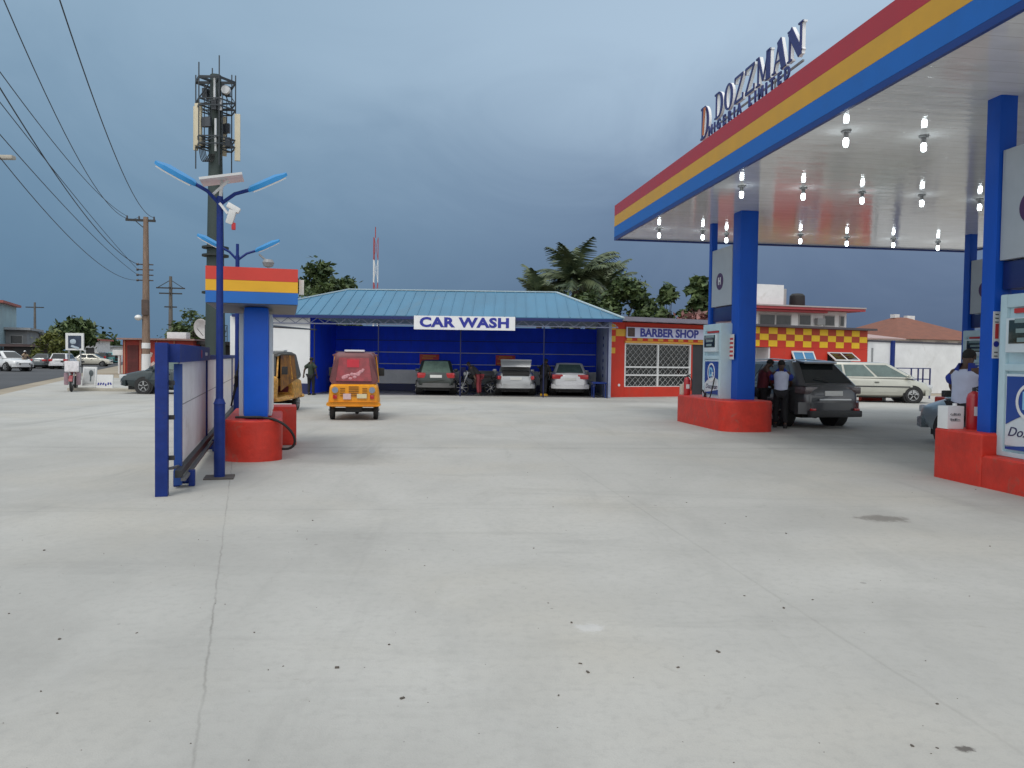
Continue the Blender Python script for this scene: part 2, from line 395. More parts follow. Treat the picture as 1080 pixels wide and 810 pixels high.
can = thing('fuel_canopy', 'large flat forecourt canopy with red yellow and blue fascia over the fuel pumps', 'canopy', RF.p(0, 0), RF.a)
MB().box(((U0c + U1c) / 2, (V0c + V1c) / 2, CZ + 0.03), (U1c - U0c - 0.12, V1c - V0c - 0.12, 0.06)).build('ceiling', ceilm, can, smooth=0)
MB().box(((U0c + U1c) / 2, (V0c + V1c) / 2, CZ + 0.45), (U1c - U0c - 0.12, V1c - V0c - 0.12, 0.1)).build('roof_deck', GREY, can, smooth=0)
FS = [('red', CZ + 0.66, CZ + 0.97, M('fascia_red', (0.42, 0.025, 0.035), 0.4, var=0.06)), ('yellow', CZ + 0.35, CZ + 0.66, M('fascia_yellow', (0.62, 0.33, 0.02), 0.4, var=0.06)), ('blue', CZ + 0.045, CZ + 0.35, M('fascia_blue', (0.006, 0.12, 0.46), 0.4, var=0.06)), ('lip', CZ - 0.05, CZ + 0.045, M('fascia_lip_blue', (0.006, 0.035, 0.20), 0.4, var=0.06))]
for nm, z0, z1, mm in FS:
    b = MB(); zc, h, t = (z0 + z1) / 2, z1 - z0 - 0.003, 0.055
    b.box((U0c + t / 2, (V0c + V1c) / 2, zc), (t, V1c - V0c, h)); b.box((U1c - t / 2, (V0c + V1c) / 2, zc), (t, V1c - V0c, h))
    b.box(((U0c + U1c) / 2, V0c + t / 2, zc), (U1c - U0c - 2 * t - .002, t, h)); b.box(((U0c + U1c) / 2, V1c - t / 2, zc), (U1c - U0c - 2 * t - .002, t, h))
    b.build('fascia_stripe', mm, can, smooth=0)
def column(u, v, wd, name='column'):
    b = MB(); b.box((u, v, CZ / 2 + 0.06), (wd, wd, CZ - 0.12 + 0.1 - 0.02), bev=0.06 if wd > .4 else .02)
    return b.build(name, BLUE, can)
LOGO = M('logo_plum', (0.07, 0.02, 0.09), 0.4, var=0.05)
def logo_panel(u, v0, v1, z0, z1):
    b = MB(); b.box((u, (v0 + v1) / 2, (z0 + z1) / 2), (0.36, v1 - v0, z1 - z0), bev=0.01)
    o = b.build('logo_panel', M('panel_grey', (0.42, 0.46, 0.50), 0.4, var=0.06), can)
    for sg in (-1, 1):
        q = MB().cyl((u + sg * 0.178, (v0 + v1) / 2 + .1, (z0 + z1) / 2 - .1), (u + sg * 0.19, (v0 + v1) / 2 + .1, (z0 + z1) / 2 - .1), 0.21, n=28).build('logo_disc', LOGO, o)
        text('H', 0.24, 'logo_mark', WHITE, o, (u + sg * 0.192, (v0 + v1) / 2 + .1, (z0 + z1) / 2 - .1), (0, sg, 0), ext=0.004, bold=.01)
    MB().box((u + .02, (v0 + v1) / 2, z0 - 0.2), (0.30, v1 - v0 - .01, 0.36), bev=0.01).build('header_box', DKBLUE, can)
stations = [(7.80, 19.64, .16, .13), (7.80, 9.65, .25, .26), (15.2, 19.8, .22, .26), (15.35, 9.8, .25, .26)]
for u, v, k, off in stations:
    column(u, v, k); column(u + off, v - 1.67, 0.45)
    logo_panel(u + 0.10, v - 1.40, v - 0.14, 2.98, 4.42)

# rooftop lettering -------------------------------------------------
LETB = M('letter_blue', (0.03, 0.035, 0.16), 0.4, var=0.05); LETW = M('letter_white', (0.82, 0.83, 0.84), 0.4, var=0.03)
sgn = thing('rooftop_sign', 'blue and white raised letters spelling the station name on top of the canopy edge', 'sign', RF.p(U0c + .06, 0, CZ + 0.955), RF.a)
def serif_letter(chr_, y0, wd, h, zb, dep=0.065):
    st = 0.30 * wd; segs = []                                   # (ax, az, bx, bz, thickness) in a unit cell
    if chr_ == 'D': segs = [(.2, 0, .2, 1, st), (0, .04, .55, .04, .07), (0, .96, .55, .96, .07)]
    if chr_ == 'Z': segs = [(.05, .95, .95, .95, .09), (.9, .93, .1, .07, st * .9), (.05, .05, .95, .05, .09), (.07, .95, .07, .76, .06), (.93, .05, .93, .24, .06)]
    if chr_ == 'M': segs = [(.14, 0, .14, 1, .11), (.84, 0, .84, 1, st * .9), (.16, .98, .5, .1, st * .8), (.82, .98, .5, .1, .06), (0, .03, .28, .03, .06), (.68, .03, 1, .03, .06), (0, .97, .2, .97, .06), (.8, .97, 1, .97, .06)]
    if chr_ == 'A': segs = [(.12, 0, .5, 1, .07), (.86, 0, .5, 1, st), (.27, .33, .7, .33, .06), (0, .03, .28, .03, .06), (.66, .03, 1.02, .03, .06)]
    if chr_ == 'N': segs = [(.14, 0, .14, 1, .13), (.86, 0, .86, 1, .13), (.14, .98, .84, .04, st), (0, .03, .3, .03, .06), (0, .97, .2, .97, .06), (.7, .97, 1, .97, .06)]
    b = MB(); fr = MB(); i = 0
    def both(fn):
        fn(b, -dep / 2, dep / 2 - 0.012); fn(fr, -dep / 2 - 0.012, -dep / 2)
    for ax, az_, bx, bz, t in segs:
        i += 1; e = i * 0.0012
        def f(mb, x0, x1):
            a = Vector((0, y0 - ax * wd, zb + az_ * h)); c = Vector((0, y0 - bx * wd, zb + bz * h)); d = (c - a).normalized(); n = Vector((0, -d.z, d.y)) * (t / 2 if t > .05 else t / 2)
            if t <= .14: n = n * (h * 0.9)
            mb.prism([a + n + Vector((x0 - e, 0, 0)), c + n + Vector((x0 - e, 0, 0)), c - n + Vector((x0 - e, 0, 0)), a - n + Vector((x0 - e, 0, 0))], (x1 - x0 + 2 * e, 0, 0))
        both(f)
    if chr_ in 'DO':
        def f(mb, x0, x1):
            rings = []
            if chr_ == 'O': angs, cy, rx, ri = [2 * PI * k / 24 for k in range(25)], .5, .5, .25
            else: angs, cy, rx, ri = [-PI / 2 + PI * k / 14 for k in range(15)], .4, .6, .34
            for a in angs:
                ca, sa = math.cos(a), math.sin(a); ps = []
                for (rr, rz_) in ((rx, .5), (ri, .43)):
                    for xx in ((x0, x1) if rr == rx else (x1, x0)):
                        ps.append(Vector((xx, y0 - (cy + rr * ca) * wd, zb + (.5 + rz_ * sa) * h)))
                rings.append(ps)
            mb.loft(rings, cap=(chr_ == 'D'))
        both(f)
    o = b.build('letter', LETW, sgn, smooth=30); fr.build('letter_face', LETB, o, smooth=30)
    return o
ys, wls = 15.75, 0.46
yy = ys - 0.62
zD = 0.27
for ch in 'DOZZMAN':
    wl = {'M': .55, 'A': .48, 'N': .50}.get(ch, .41)
    serif_letter(ch, yy, wl, 0.50, zD); yy -= wl + 0.06
yend = yy
y2 = ys - 0.36
for ch in 'NIGERIA LIMITED':
    if ch == ' ': y2 -= 0.2; continue
    wl = 0.07 if ch == 'I' else 0.175
    text(ch, 0.26, 'letter', LETB, sgn, (-0.05, y2 - wl / 2, 0.115), (0, -1, 0), ext=0.012, bold=0.010); y2 -= wl + 0.090
# emblem: tall D with an orange flash
o = serif_letter('D', ys + 0.12, 0.44, 0.66, 0.06)
MB().bar((-.075, ys - 0.10, 0.12), (-.075, ys - 0.16, 0.66), 0.012, 0.08).build('emblem_flash', M('emblem_orange', (0.55, 0.17, 0.05), 0.4), o)
b = MB()
for q in (14.9, 13.8, 12.8): b.cyl((0.10, q, 0), (0.10, q, 0.3), 0.018, n=6)
b.box((0.10, (ys + yend) / 2 + .15, 0.245), (0.03, ys - yend - .3, 0.03)); b.build('letter_rail', GREY, sgn)

# ceiling lamps -----------------------------------------------------
BULB = M('lit_bulb', (0.9, 0.95, 1), 0.3, var=0, emit=(0.86, 0.97, 1.0), estr=16)
rows = {'front': [(892, 155), (974, 160)], 'middle': [(782, 209), (847, 211), (909, 215), (972, 218), (1033, 222)], 'rear': [(695, 251), (741, 253), (766, 256), (844, 257), (893, 259.5), (942, 261), (989, 264)]}
ordw = ['leftmost', 'second', 'third', 'fourth', 'fifth', 'sixth', 'seventh']
for rn, pts in rows.items():
    for i, (px, py) in enumerate(pts):
        g = gz(px, py, 4.9)
        nm = {'front': 'nearest', 'middle': 'middle', 'rear': 'farthest'}[rn]
        if rn == 'front': lb = 'lit white bulb under the canopy, %s of the two in the nearest row' % ('left' if i == 0 else 'right')
        elif i == 0: lb = 'lit white bulb under the canopy, leftmost in the %s row' % nm
        else: lb = 'lit white bulb under the canopy, %s from the left in the %s row' % (ordw[i], nm)
        t = thing('ceiling_lamp', lb, 'lamp', (g.x, g.y, CZ), 0, 'bulbs under the canopy ceiling')
        b = MB(); b.cyl((0, 0, 0.0), (0, 0, -0.03), 0.075, n=14); b.cyl((0, 0, -.03), (0, 0, -0.12), 0.034, n=10); b.build('lamp_holder', GREY, t)
        MB().lathe([(0.001, -0.12), (0.030, -0.122), (0.040, -0.145), (0.040, -0.215), (0.028, -0.245), (0.001, -0.25)], n=12).build('bulb', BULB, t)

# ------------------------------------------------------------------ pump islands and pumps
def island(label, u0, u1, v0, v1, h, led=None):
    t = thing('pump_island', label, 'pump island', RF.p((u0 + u1) / 2, (v0 + v1) / 2), RF.a, 'red pump islands')
    cx, cy = (u1 - u0) / 2, (v1 - v0) / 2
    def outl(x0, x1, y0, y1, r0, r1, z):
        pts = []
        for (px, py, a0, r) in ((x1, y1, 0, r1), (x0, y1, 90, r1), (x0, y0, 180, r0), (x1, y0, 270, r0)):
            sx_, sy_ = (1 if px == x1 else -1), (1 if py == y1 else -1)
            for k in range(7):
                a = rad(a0 + 15 * k); pts.append((px - sx_ * r + r * math.cos(a), py - sy_ * r + r * math.sin(a), z))
        return pts
    def block(x0, x1, y0, y1, hh, r0, r1, nm):
        b = MB(); b.loft([outl(x0, x1, y0, y1, r0, r1, 0), outl(x0, x1, y0, y1, r0, r1, hh - .025), outl(x0 + .02, x1 - .02, y0 + .02, y1 - .02, max(.02, r0 - .02), max(.02, r1 - .02), hh)])
        return b.build(nm, RED, t, smooth=30)
    if led:
        block(-cx, cx, cy - led[0], cy, h, .03, .10, 'raised_end'); block(-cx, cx, -cy, -cy + led[1], h, .10, .03, 'raised_end')
        block(-cx + .012, cx - .012, -cy + led[1] + .002, cy - led[0] - .002, led[2], .01, .01, 'pump_ledge')
    else: block(-cx, cx, -cy, cy, h, .42, .20, 'island_block')
    return t
island('long red pump island with rounded end beside the dark parked SUV', 7.08, 8.36, 16.95, 20.25, 0.70)
island('red stepped pump island holding the white box and the extinguisher', 7.44, 8.8, 6.9, 10.36, 0.70, (0.98, 0.95, 0.42))
island('red pump island in the second row behind the blue column', 14.6, 15.95, 17.1, 20.4, 0.70)
island('red stepped pump island in the second row to the right', 14.7, 16.05, 7.0, 10.5, 0.70, (0.98, 0.95, 0.42))

LCD = M('display_dark', (0.02, 0.035, 0.03), 0.12, var=0.1, spec=0.7)
PBLUE = M('pump_blue', (0.012, 0.06, 0.30), 0.3, var=0.05); PWHITE = M('pump_white', (0.66, 0.74, 0.78), 0.35, var=0.05)
REDT = M('red_print', (0.55, 0.04, 0.04), 0.5, var=0.05)
def pump(label, u, v0, v1, zb, sides=(-1, 1), zt=2.52):
    """face plane at -u (and +u); runs v0..v1 along the island"""
    W = v1 - v0; Dp = 0.62
    t = thing('fuel_pump', label, 'fuel pump', RF.p(u + Dp / 2, (v0 + v1) / 2, zb), RF.a, 'fuel pumps')
    H_ = zt - zb; hw = W / 2
    b = MB(); b.box((0, 0, H_ / 2), (Dp - 0.10, W - 0.12, H_ - 0.004), bev=0.015)
    b.build('casing', PALEB, t)
    fr = MB()
    for s in (-1, 1):
        fr.box((0, s * (hw - .06), H_ / 2), (Dp, 0.12, H_), bev=0.03)
    fr.box((0, 0, H_ - .09), (Dp - .003, W - .23, 0.17), bev=0.02); fr.box((0, 0, H_ * .55), (Dp - .004, W - .23, 0.09), bev=.01)
    fr.box((0, 0, .035), (Dp - .003, W - .23, 0.06)); fr.build('frame', PALEB, t)
    for s in sides:
        X = s * (Dp / 2 - .05)
        d = MB(); d.box((X + s * .045, 0, H_ * .745), (0.11, W - .34, 0.44), bev=0.015); dd = d.build('display', PWHITE, t)
        MB().box((X + s * .102, 0, H_ * .765), (0.012, W - .46, 0.30), bev=0.004).build('screen', LCD, dd)
        m = MB()
        for k, zz in enumerate((.83, .77, .715)):
            m.box((X + s * .1095, -.02 + .02 * k, H_ * zz), (0.004, (W - .62) * (1 - .18 * k), 0.055))
        m.build('digit_window', M('lcd_grey', (0.22, 0.30, 0.30), 0.25, var=0.1), dd)
        m = MB(); m.box((X + s * .012, 0, H_ * .895), (0.02, W - .42, 0.06)); m.build('red_lettering', REDT, t)
        dr = MB(); dr.box((X + s * .016, 0, H_ * .29), (0.03, W - .26, H_ * .44), bev=0.006); door = dr.build('panel_door', PWHITE, t)
        q = MB(); pts = []
        yw = (W - .30) / 2
        zt_, zm = H_ * .495, H_ * .20
        pts = [(X + s * .033, -yw, zt_), (X + s * .033, yw, zt_)] + [(X + s * .033, yw - 2 * yw * k / 10, zm + .10 * math.sin(PI * k / 10) + .10 * (k / 10)) for k in range(11)]
        q.prism(pts, (s * .006, 0, 0)); q.build('blue_field', PBLUE, door, smooth=0)
        rz_ = H_ * .345
        q = MB(); rings = []
        for k in range(33):
            a = 2 * PI * k / 32; ca, sa = math.cos(a), math.sin(a)
            rings.append([(X + s * xo, r * ca, rz_ + r * sa) for (xo, r) in ((.040, .235), (.046, .235), (.046, .195), (.040, .195))])
        q.loft(rings, cap=False); q.build('logo_ring', WHITE, door)
        text('D', 0.30, 'logo_letter', M('logo_sky', (0.25, 0.55, 0.75), 0.4, var=0), door, (X + s * .042, .02, rz_), (0, s, 0), ext=.004, bold=.012)
        text('z', 0.20, 'logo_letter', WHITE, door, (X + s * .043, s * .11 + .02, rz_ - .03), (0, s, 0), ext=.004, bold=.008)
        text('Dozzman', 0.17, 'script_lettering', M('script_ink', (0.03, 0.03, 0.10), 0.5, var=0), door, (X + s * .034, 0, H_ * .155), (0, s, 0), ext=.003, shear=.35, xs=1.15)
        q = MB(); q.prism([(X + s * .033, -yw, .10), (X + s * .033, yw, .10), (X + s * .033, yw, .13), (X + s * .033, 0, .17), (X + s * .033, -yw, .22)], (s * .005, 0, 0)); q.build('blue_swoosh', PBLUE, door, smooth=0)
    return t
def hose_set(t, pts, r=0.016):
    MB().tube(pts, r, n=7).build('hose', BLACK, t, smooth=60)
pA = pump('pale fuel pump behind the thick blue column with its round logo door', 7.42, 18.10, 19.25, 0.69)
pB = pump('pale fuel pump nearest the right edge with a big ringed logo on its door', 7.66, 8.30, 9.40, 0.42)
pC = pump('pale fuel pump in the second row, mostly hidden by a blue column', 14.86, 18.26, 19.56, 0.69)
pD = pump('pale fuel pump in the second row at far right', 14.95, 8.45, 9.6, 0.42)
def bez(a, b, c, d, n=18):
    a, b, c, d = map(Vector, (a, b, c, d)); r = []
    for i in range(n + 1):
        t = i / n; r.append(a * (1 - t) ** 3 + b * 3 * t * (1 - t) ** 2 + c * 3 * t * t * (1 - t) + d * t ** 3)
    return r
def nozzle(t, x, y, z, s):
    b = MB(); b.box((x, y, z), (.05, .05, .20), rx=.3, bev=.012); b.bar((x, y + .02, z + .08), (x, y + .15, z + .16), .028); b.cyl((x, y + .15, z + .16), (x, y + .25, z + .10), .014, n=8); b.build('nozzle', BLACK, t)
nozzle(pA, -.36, .25, .02, -1); hose_set(pA, bez((-.36, .25, -.05), (-.5, .2, -.5), (-.5, -.2, -.55), (-.33, -.3, .5)))
hose_set(pB, bez((-.33, -.42, .75), (-.62, -.50, .1), (-.70, -.42, -.75), (-.44, -.62, -.40)), .02)
hose_set(pB, bez((-.36, -.50, .2), (-.56, -.62, -.5), (-.52, -.30, -.45), (-.34, -.60, .55)), .02)
# price sheet on the slim column of the near station
ps = thing('price_sheet', 'white paper sheet of red notices taped to the blue column', 'notice', RF.p(7.80, 9.65, 2.0), RF.a)
MB().box((-.02, -.130, 0), (.235, .006, .62)).build('paper', M('paper', (0.72, 0.72, 0.72), 0.7, var=.05), ps)
b = MB()
for k in range(6):
    b.box((.045, -.1345, .24 - .092 * k), (.09, .003, .062))
b.box((-.08, -.1345, .05), (.05, .003, .2)); b.build('red_lettering', REDT, ps)
MB().cyl((-.085, -.1345, -.12), (-.085, -.138, -.12), .04, n=16).build('blue_roundel', SIGNBLUE, ps)
b = MB()
for k in range(5): b.box((-.085, -.1345, .27 - .05 * k + (0 if k < 3 else -.35)), (.05, .003, .014))
b.build('small_print', DARK, ps)
ps2 = thing('price_sheet', 'white and red notice on the side of the thick blue column', 'notice', RF.p(7.93, 17.97, 2.0), RF.a)
MB().box((-.272, .05, -.05), (.006, .30, .60)).build('paper', MATS['paper'], ps2)
b = MB()
for k in range(5): b.box((-.2765, .04, .14 - .1 * k), (.003, .2, .05))
b.build('red_lettering', REDT, ps2)

def extinguisher(label, p, s=1.0):
    t = thing('fire_extinguisher', label, 'fire extinguisher', p, 0, 'red fire extinguishers')
    rr = M('extinguisher_red', (0.45, 0.02, 0.025), 0.3, var=.1, coat=.4)
    MB().lathe([(0.001, 0), (.085 * s, 0), (.09 * s, .02), (.09 * s, .40 * s), (.075 * s, .46 * s), (.03 * s, .50 * s), (.001, .50 * s)], n=18).build('cylinder', rr, t, smooth=40)
    b = MB(); b.cyl((0, 0, .49 * s), (0, 0, .55 * s), .025 * s, n=10); b.bar((0, 0, .54 * s), (.10 * s, -.03, .58 * s), .02); b.bar((0, 0, .55 * s), (.09 * s, -.03, .53 * s), .015); b.build('valve', DARK, t)
    MB().tube(bez((.0, .02, .52 * s), (.16, .05, .55 * s), (.13, -.02, .3 * s), (.105 * s, -.03, .12 * s)), .012).build('hose', BLACK, t)
    MB().box((0, -.0905 * s, .24 * s), (.09 * s, .006, .12 * s)).build('label_plate', WHITE, t)
extinguisher('red fire extinguisher standing beside the white box on the near island', RF.p(7.86, 10.08, .70), 1.06)
extinguisher('red fire extinguisher on the far end of the island by the SUV', RF.p(7.28, 19.95, .70), .95)
wb = thing('container', 'white square jerry can with handwritten marks on the near red island', 'jerry can', RF.p(7.58, 10.17, .70), RF.a + .05)
MB().box((0, 0, .16), (.26, .2, .32), bev=.012).build('can_body', WHITE, wb); MB().cyl((.06, 0, .31), (.06, 0, .355), .03, n=12).build('cap', WHITE, wb)
b = MB(); rs = random.Random(3)
for ln in range(2):
    x = -.085
    while x < .075:
        h = .012 + rs.random() * .022; b.box((x, -.1025, .20 - .075 * ln + h * .3), (.005 + rs.random() * .006, .003, h), ry=rs.random() - .5); x += .014 + rs.random() * .008
    b.box((0, -.102, .187 - .075 * ln), (.15, .002, .005))
b.build('handwriting', M('marker_ink', (.05, .05, .06), .6, var=0), wb)
b = MB(); b.box((0, 0, .14), (.2, .2, .28), bev=.02); b.cyl((0, 0, .28), (0, 0, .33), .03, n=10)
tag(b.build('container', M('tan_plastic', (.55, .5, .42), .5), loc=RF.p(7.26, 20.12, .70)), 'tan jerry can behind the extinguisher on the island by the SUV', 'jerry can')

# ------------------------------------------------------------------ small canopy, its island and pump (left)
mc = thing('small_canopy', 'small striped red yellow and blue canopy on a single blue column', 'canopy', LF.p(-0.48, 12.72), LF.a)
for nm, z0, z1, mm in [('r', 2.67, 2.86, 'fascia_red'), ('y', 2.51, 2.67, 'fascia_yellow'), ('b', 2.34, 2.51, 'fascia_blue')]:
    b = MB(); b.box((0, .68, (z0 + z1) / 2), (1.27, 2.8, z1 - z0 - .003)); mcol = {'r': M('small_fascia_red', (0.62, 0.05, 0.035), .4, var=.06), 'y': M('small_fascia_yellow', (.78, .42, .02), .4, var=.05), 'b': M('small_fascia_blue', (.012, .14, .50), .4, var=.06)}[nm]
    b.build('fascia_stripe', mcol, mc, smooth=0)
MB().box((0, .68, 2.335), (1.24, 2.76, .012)).build('soffit', M('soffit_dark', (.09, .095, .10), .4, var=.1), mc, smooth=0)
MB().box((.035, 0, 1.475), (.37, .40, 1.71), bev=.09).build('column', M('column_blue', (.005, .105, .62), .4, var=.08, spec=.35), mc)
MB().box((0.69, -.45, 2.62), (.07, .04, .22)).build('end_bracket', WHITE, mc)
li = thing('pump_island', 'small red pump island with rounded nose under the little canopy', 'pump island', LF.p(-0.48, 12.3), LF.a, 'red pump islands')
b = MB()
def outl2(z, ins):
    pts = []
    for k in range(13): a = PI + PI * k / 12; pts.append(((.42 - ins) * math.cos(a), .30 + (.32 - ins) * math.sin(a), z))
    pts += [(.42 - ins, 2.9 - ins, z), (-.42 + ins, 2.9 - ins, z)]
    return pts
b.loft([outl2(0, 0), outl2(.595, 0), outl2(.62, .025)]); b.build('island_block', RED, li, smooth=30)
b = MB(); b.box((.18, 2.55, .345), (.95, .68, .69), bev=.03); b.build('raised_end', RED, li)
lp = thing('fuel_pump', 'pale fuel pump tucked behind the single blue column on the small island', 'fuel pump', LF.p(-0.48, 13.55, .62), LF.a, 'fuel pumps')
b = MB(); b.box((.01, 0, .82), (.50, .95, 1.62), bev=.03); b.build('casing', PWHITE, lp)
b = MB(); b.box((-.245, 0, 1.15), (.02, .6, .4), bev=.004); b.build('screen', LCD, lp)
b = MB(); b.box((-.245, 0, .45), (.02, .7, .6), bev=.004); b.build('panel_door', PBLUE, lp)
b = MB(); b.box((.265, 0, .55), (.02, .5, .9), bev=.004); b.build('side_panel', WHITE, lp)
nozzle(lp, -.30, -.15, .55, -1); nozzle(lp, -.30, .25, .55, -1)
hose_set(lp, bez((-.30, -.15, .45), (-.42, -.2, .0), (-.4, .1, .0), (-.26, .1, .9)), .014)
hose_set(lp, bez((.06, -1.13, .03), (.55, -1.25, .10), (.82, -1.05, -.52), (.40, -.95, -.46)), .02)
hose_set(lp, bez((-.25, -1.10, .04), (.0, -1.25, .05), (.2, -1.2, .05), (.10, -1.13, .03)), .02)
cable = MB().tube([LF.p(-.35, 14.2, 2.10), Vector((-8.1, 32.52, 2.67))], .028, n=6).build('service_pipe', DARK)
tag(cable, 'dark overhead pipe running from the little canopy to the car wash', 'pipe')

# ------------------------------------------------------------------ sliding gate
gt = thing('sliding_gate', 'long blue framed sliding gate clad in white sheets with a tall end post', 'gate', LF.p(-1.34, 9.54), LF.a + rad(.6))
def gp(nm, fn, mat, par=None): 
    b = MB(); fn(b); return b.build(nm, mat, par or gt, smooth=30)
gp('end_post', lambda b: b.box((0, 0, .86), (.13, .13, 1.72), bev=.006), NAVY)
gp('guide_post', lambda b: b.box((.11, .52, .76), (.09, .08, 1.44), bev=.006), M('guide_blue', (.015, .06, .26), .4, var=.15))
gp('top_beam', lambda b: b.box((.10, 2.12, 1.605), (.16, 4.1, .21), bev=.006), NAVY)
for v0, v1 in ((.58, 4.16), (4.24, 7.9), (7.98, 11.6), (11.68, 14.6)):
    n = 5; st_ = (v1 - v0) / n
    o = gp('white_sheet', lambda b: b.box((.11, (v0 + v1) / 2, .885), (.02, v1 - v0 - .01, 1.23)), M('gate_sheet_white', (.84, .84, .84), .45, var=.1, scale=1.5, wear=.35, wcol=(.55, .52, .48), wscale=2.2))
    gp('seam', lambda b: b.box((.11, (v0 + v1) / 2, .98), (.028, v1 - v0 - .02, .012)), M('seam_grey', (.33, .33, .33), .6), o)
    gp('leaf_stile', lambda b: b.box((.11, v1 + .04, .84), (.07, .07, 1.36), bev=.005), NAVY)
gp('leaf_top_rail', lambda b: b.box((.11, 9.4, 1.545), (.07, 10.4, .08), bev=.005), NAVY)
gp('bottom_rail', lambda b: b.box((.155, 7.4, .225), (.07, 14.6, .085), bev=.005), DARK)
gp('bottom_rail', lambda b: (b.box((.21, 7.4, .16), (.05, 14.6, .03)), b.bar((.08, .05, .30), (.15, .9, .235), .03)), M('rail_grey', (.12, .12, .125), .5, var=.2))
for v in (.66, 4.25, 8.0, 11.6):
    gp('wheel_bracket', lambda b: (b.box((.25, v, .10), (.07, .10, .19), bev=.005), b.box((.08, v, .10), (.07, .10, .19), bev=.005), b.cyl((.06, v + .02, .075), (.27, v + .02, .075), .05, n=12)), NAVY)
for z in (.42, .88, 1.27):
    gp('hinge_lug', lambda b: b.box((.09, .06, z), (.07, .05, .05), bev=.004), DARK)
gp('beam_emblem', lambda b: b.cyl((.181, 2.7, 1.6), (.187, 2.7, 1.6), .06, n=14), M('emblem_red', (.35, .04, .08), .5, var=0))
gp('beam_marks', lambda b: [b.box((.182, 3.4 + .2 * k, 1.6), (.008, .09, .05)) for k in range(2)], WHITE)

# ------------------------------------------------------------------ solar street lights
HEADB = M('lamp_blue', (.015, .22, .52), .35, var=.06)
def solar_light(label, loc, rz, extra):
    t = thing('street_light', label, 'street light', loc, rz, 'double armed solar street lights')
    b = MB(); b.cyl((0, 0, .0), (0, 0, .98), .070, n=14); b.cyl((0, 0, .96), (0, 0, 1.03), .078, .05, n=14); b.build('lower_pole', NAVY, t)
    MB().cyl((0, 0, 1.0), (0, 0, 3.62), .047, .040, n=14).build('upper_pole', NAVY, t)
    MB().box((0, 0, .008), (.36, .36, .02)).build('base_plate', M('rusty_plate', (.09, .08, .075), .8, var=.3), t)
    for s in (-1, 1):
        e = Vector((s * .36, 0, 3.73)) if s > 0 else Vector((s * .30, 0, 3.76))
        b = MB(); b.tube([(0, 0, 3.52), e * .5 + Vector((0, 0, 1.80)), e], .024, n=8); b.build('arm', NAVY, t)
        d = Vector((s * .88, 0, .47)).normalized(); n = Vector((-s * d.z, 0, abs(d.x)))
        hd = MB(); wd_ = Vector((0, math.cos(.36), 0)) + n * math.sin(.36); n = n * math.cos(.36) - Vector((0, math.sin(.36), 0))
        a0 = e - d * .02
        prof = [(0, .035), (.05, .07), (.18, .105), (.40, .11), (.50, .08), (.54, .03)]
        rings = []
        for x, wv_ in prof:
            c_ = a0 + d * x; th = .035 if 0 < x < .5 else .015
            rings.append([c_ - wd_ * wv_ - n * .02, c_ - wd_ * wv_ * .8 + n * th, c_ + wd_ * wv_ * .8 + n * th, c_ + wd_ * wv_ - n * .02])
        hd.loft(rings); h = hd.build('lamp_head', HEADB, t)
        q = MB(); rings = []
        for x, wv_ in prof[1:-1]:
            c_ = a0 + d * x - n * .022
            rings.append([c_ - wd_ * wv_ * .97, c_ + wd_ * wv_ * .97, c_ + wd_ * wv_ * .9 - n * .02, c_ - wd_ * wv_ * .9 - n * .02])
        q.loft(rings); q.build('lamp_diffuser', M('diffuser_white', (.80, .82, .84), .4, var=.03), h)
    if extra == 'panel':
        pb_ = MB(); pb_.box((.02, .1, 3.86), (.52, .62, .03), ry=-.2, rx=.06); pb_.build('solar_panel', M('panel_back', (.66, .67, .68), .4, var=.08), t)
        MB().bar((0, 0, 3.55), (.02, .1, 3.84), .035).bar((-.12, .05, 3.62), (.1, .05, 3.84), .03).build('panel_strut', OFFW, t)
        b = MB(); b.box((.14, -.06, 3.36), (.09, .12, .18), rx=.2, ry=.3, bev=.02); b.box((.17, -.08, 3.47), (.17, .10, .07), ry=.5, bev=.02); b.bar((.0, -.03, 3.53), (.1, -.06, 3.40), .03); b.build('camera', WHITE, t)
        MB().box((.17, -.07, 3.24), (.05, .05, .09), bev=.01).build('red_tag', M('tag_red', (.5, .03, .04), .5), t)
    else:
        MB().cyl((0, 0, 3.5), (0, 0, 3.85), .03, n=8).build('pole_tip', NAVY, t)
        b = MB(); b.cyl((.42, 0, 3.66), (.55, 0, 3.55), .02, n=6); b.lathe([(.001, .0), (.09, 0), (.12, -.06), (.09, -.14), (.001, -.17)], c=(.60, 0, 3.56), n=12); b.build('dome_camera', GREY, t)
    return t
solar_light('blue pole with two blue lamp heads and a white panel, standing by the gate', LF.p(-.83, 10.8), LF.a, 'panel')
g = at(250, 440, 16.1); solar_light('farther blue light pole showing above the small striped canopy', (g.x, g.y, 0), LF.a, 'dome')

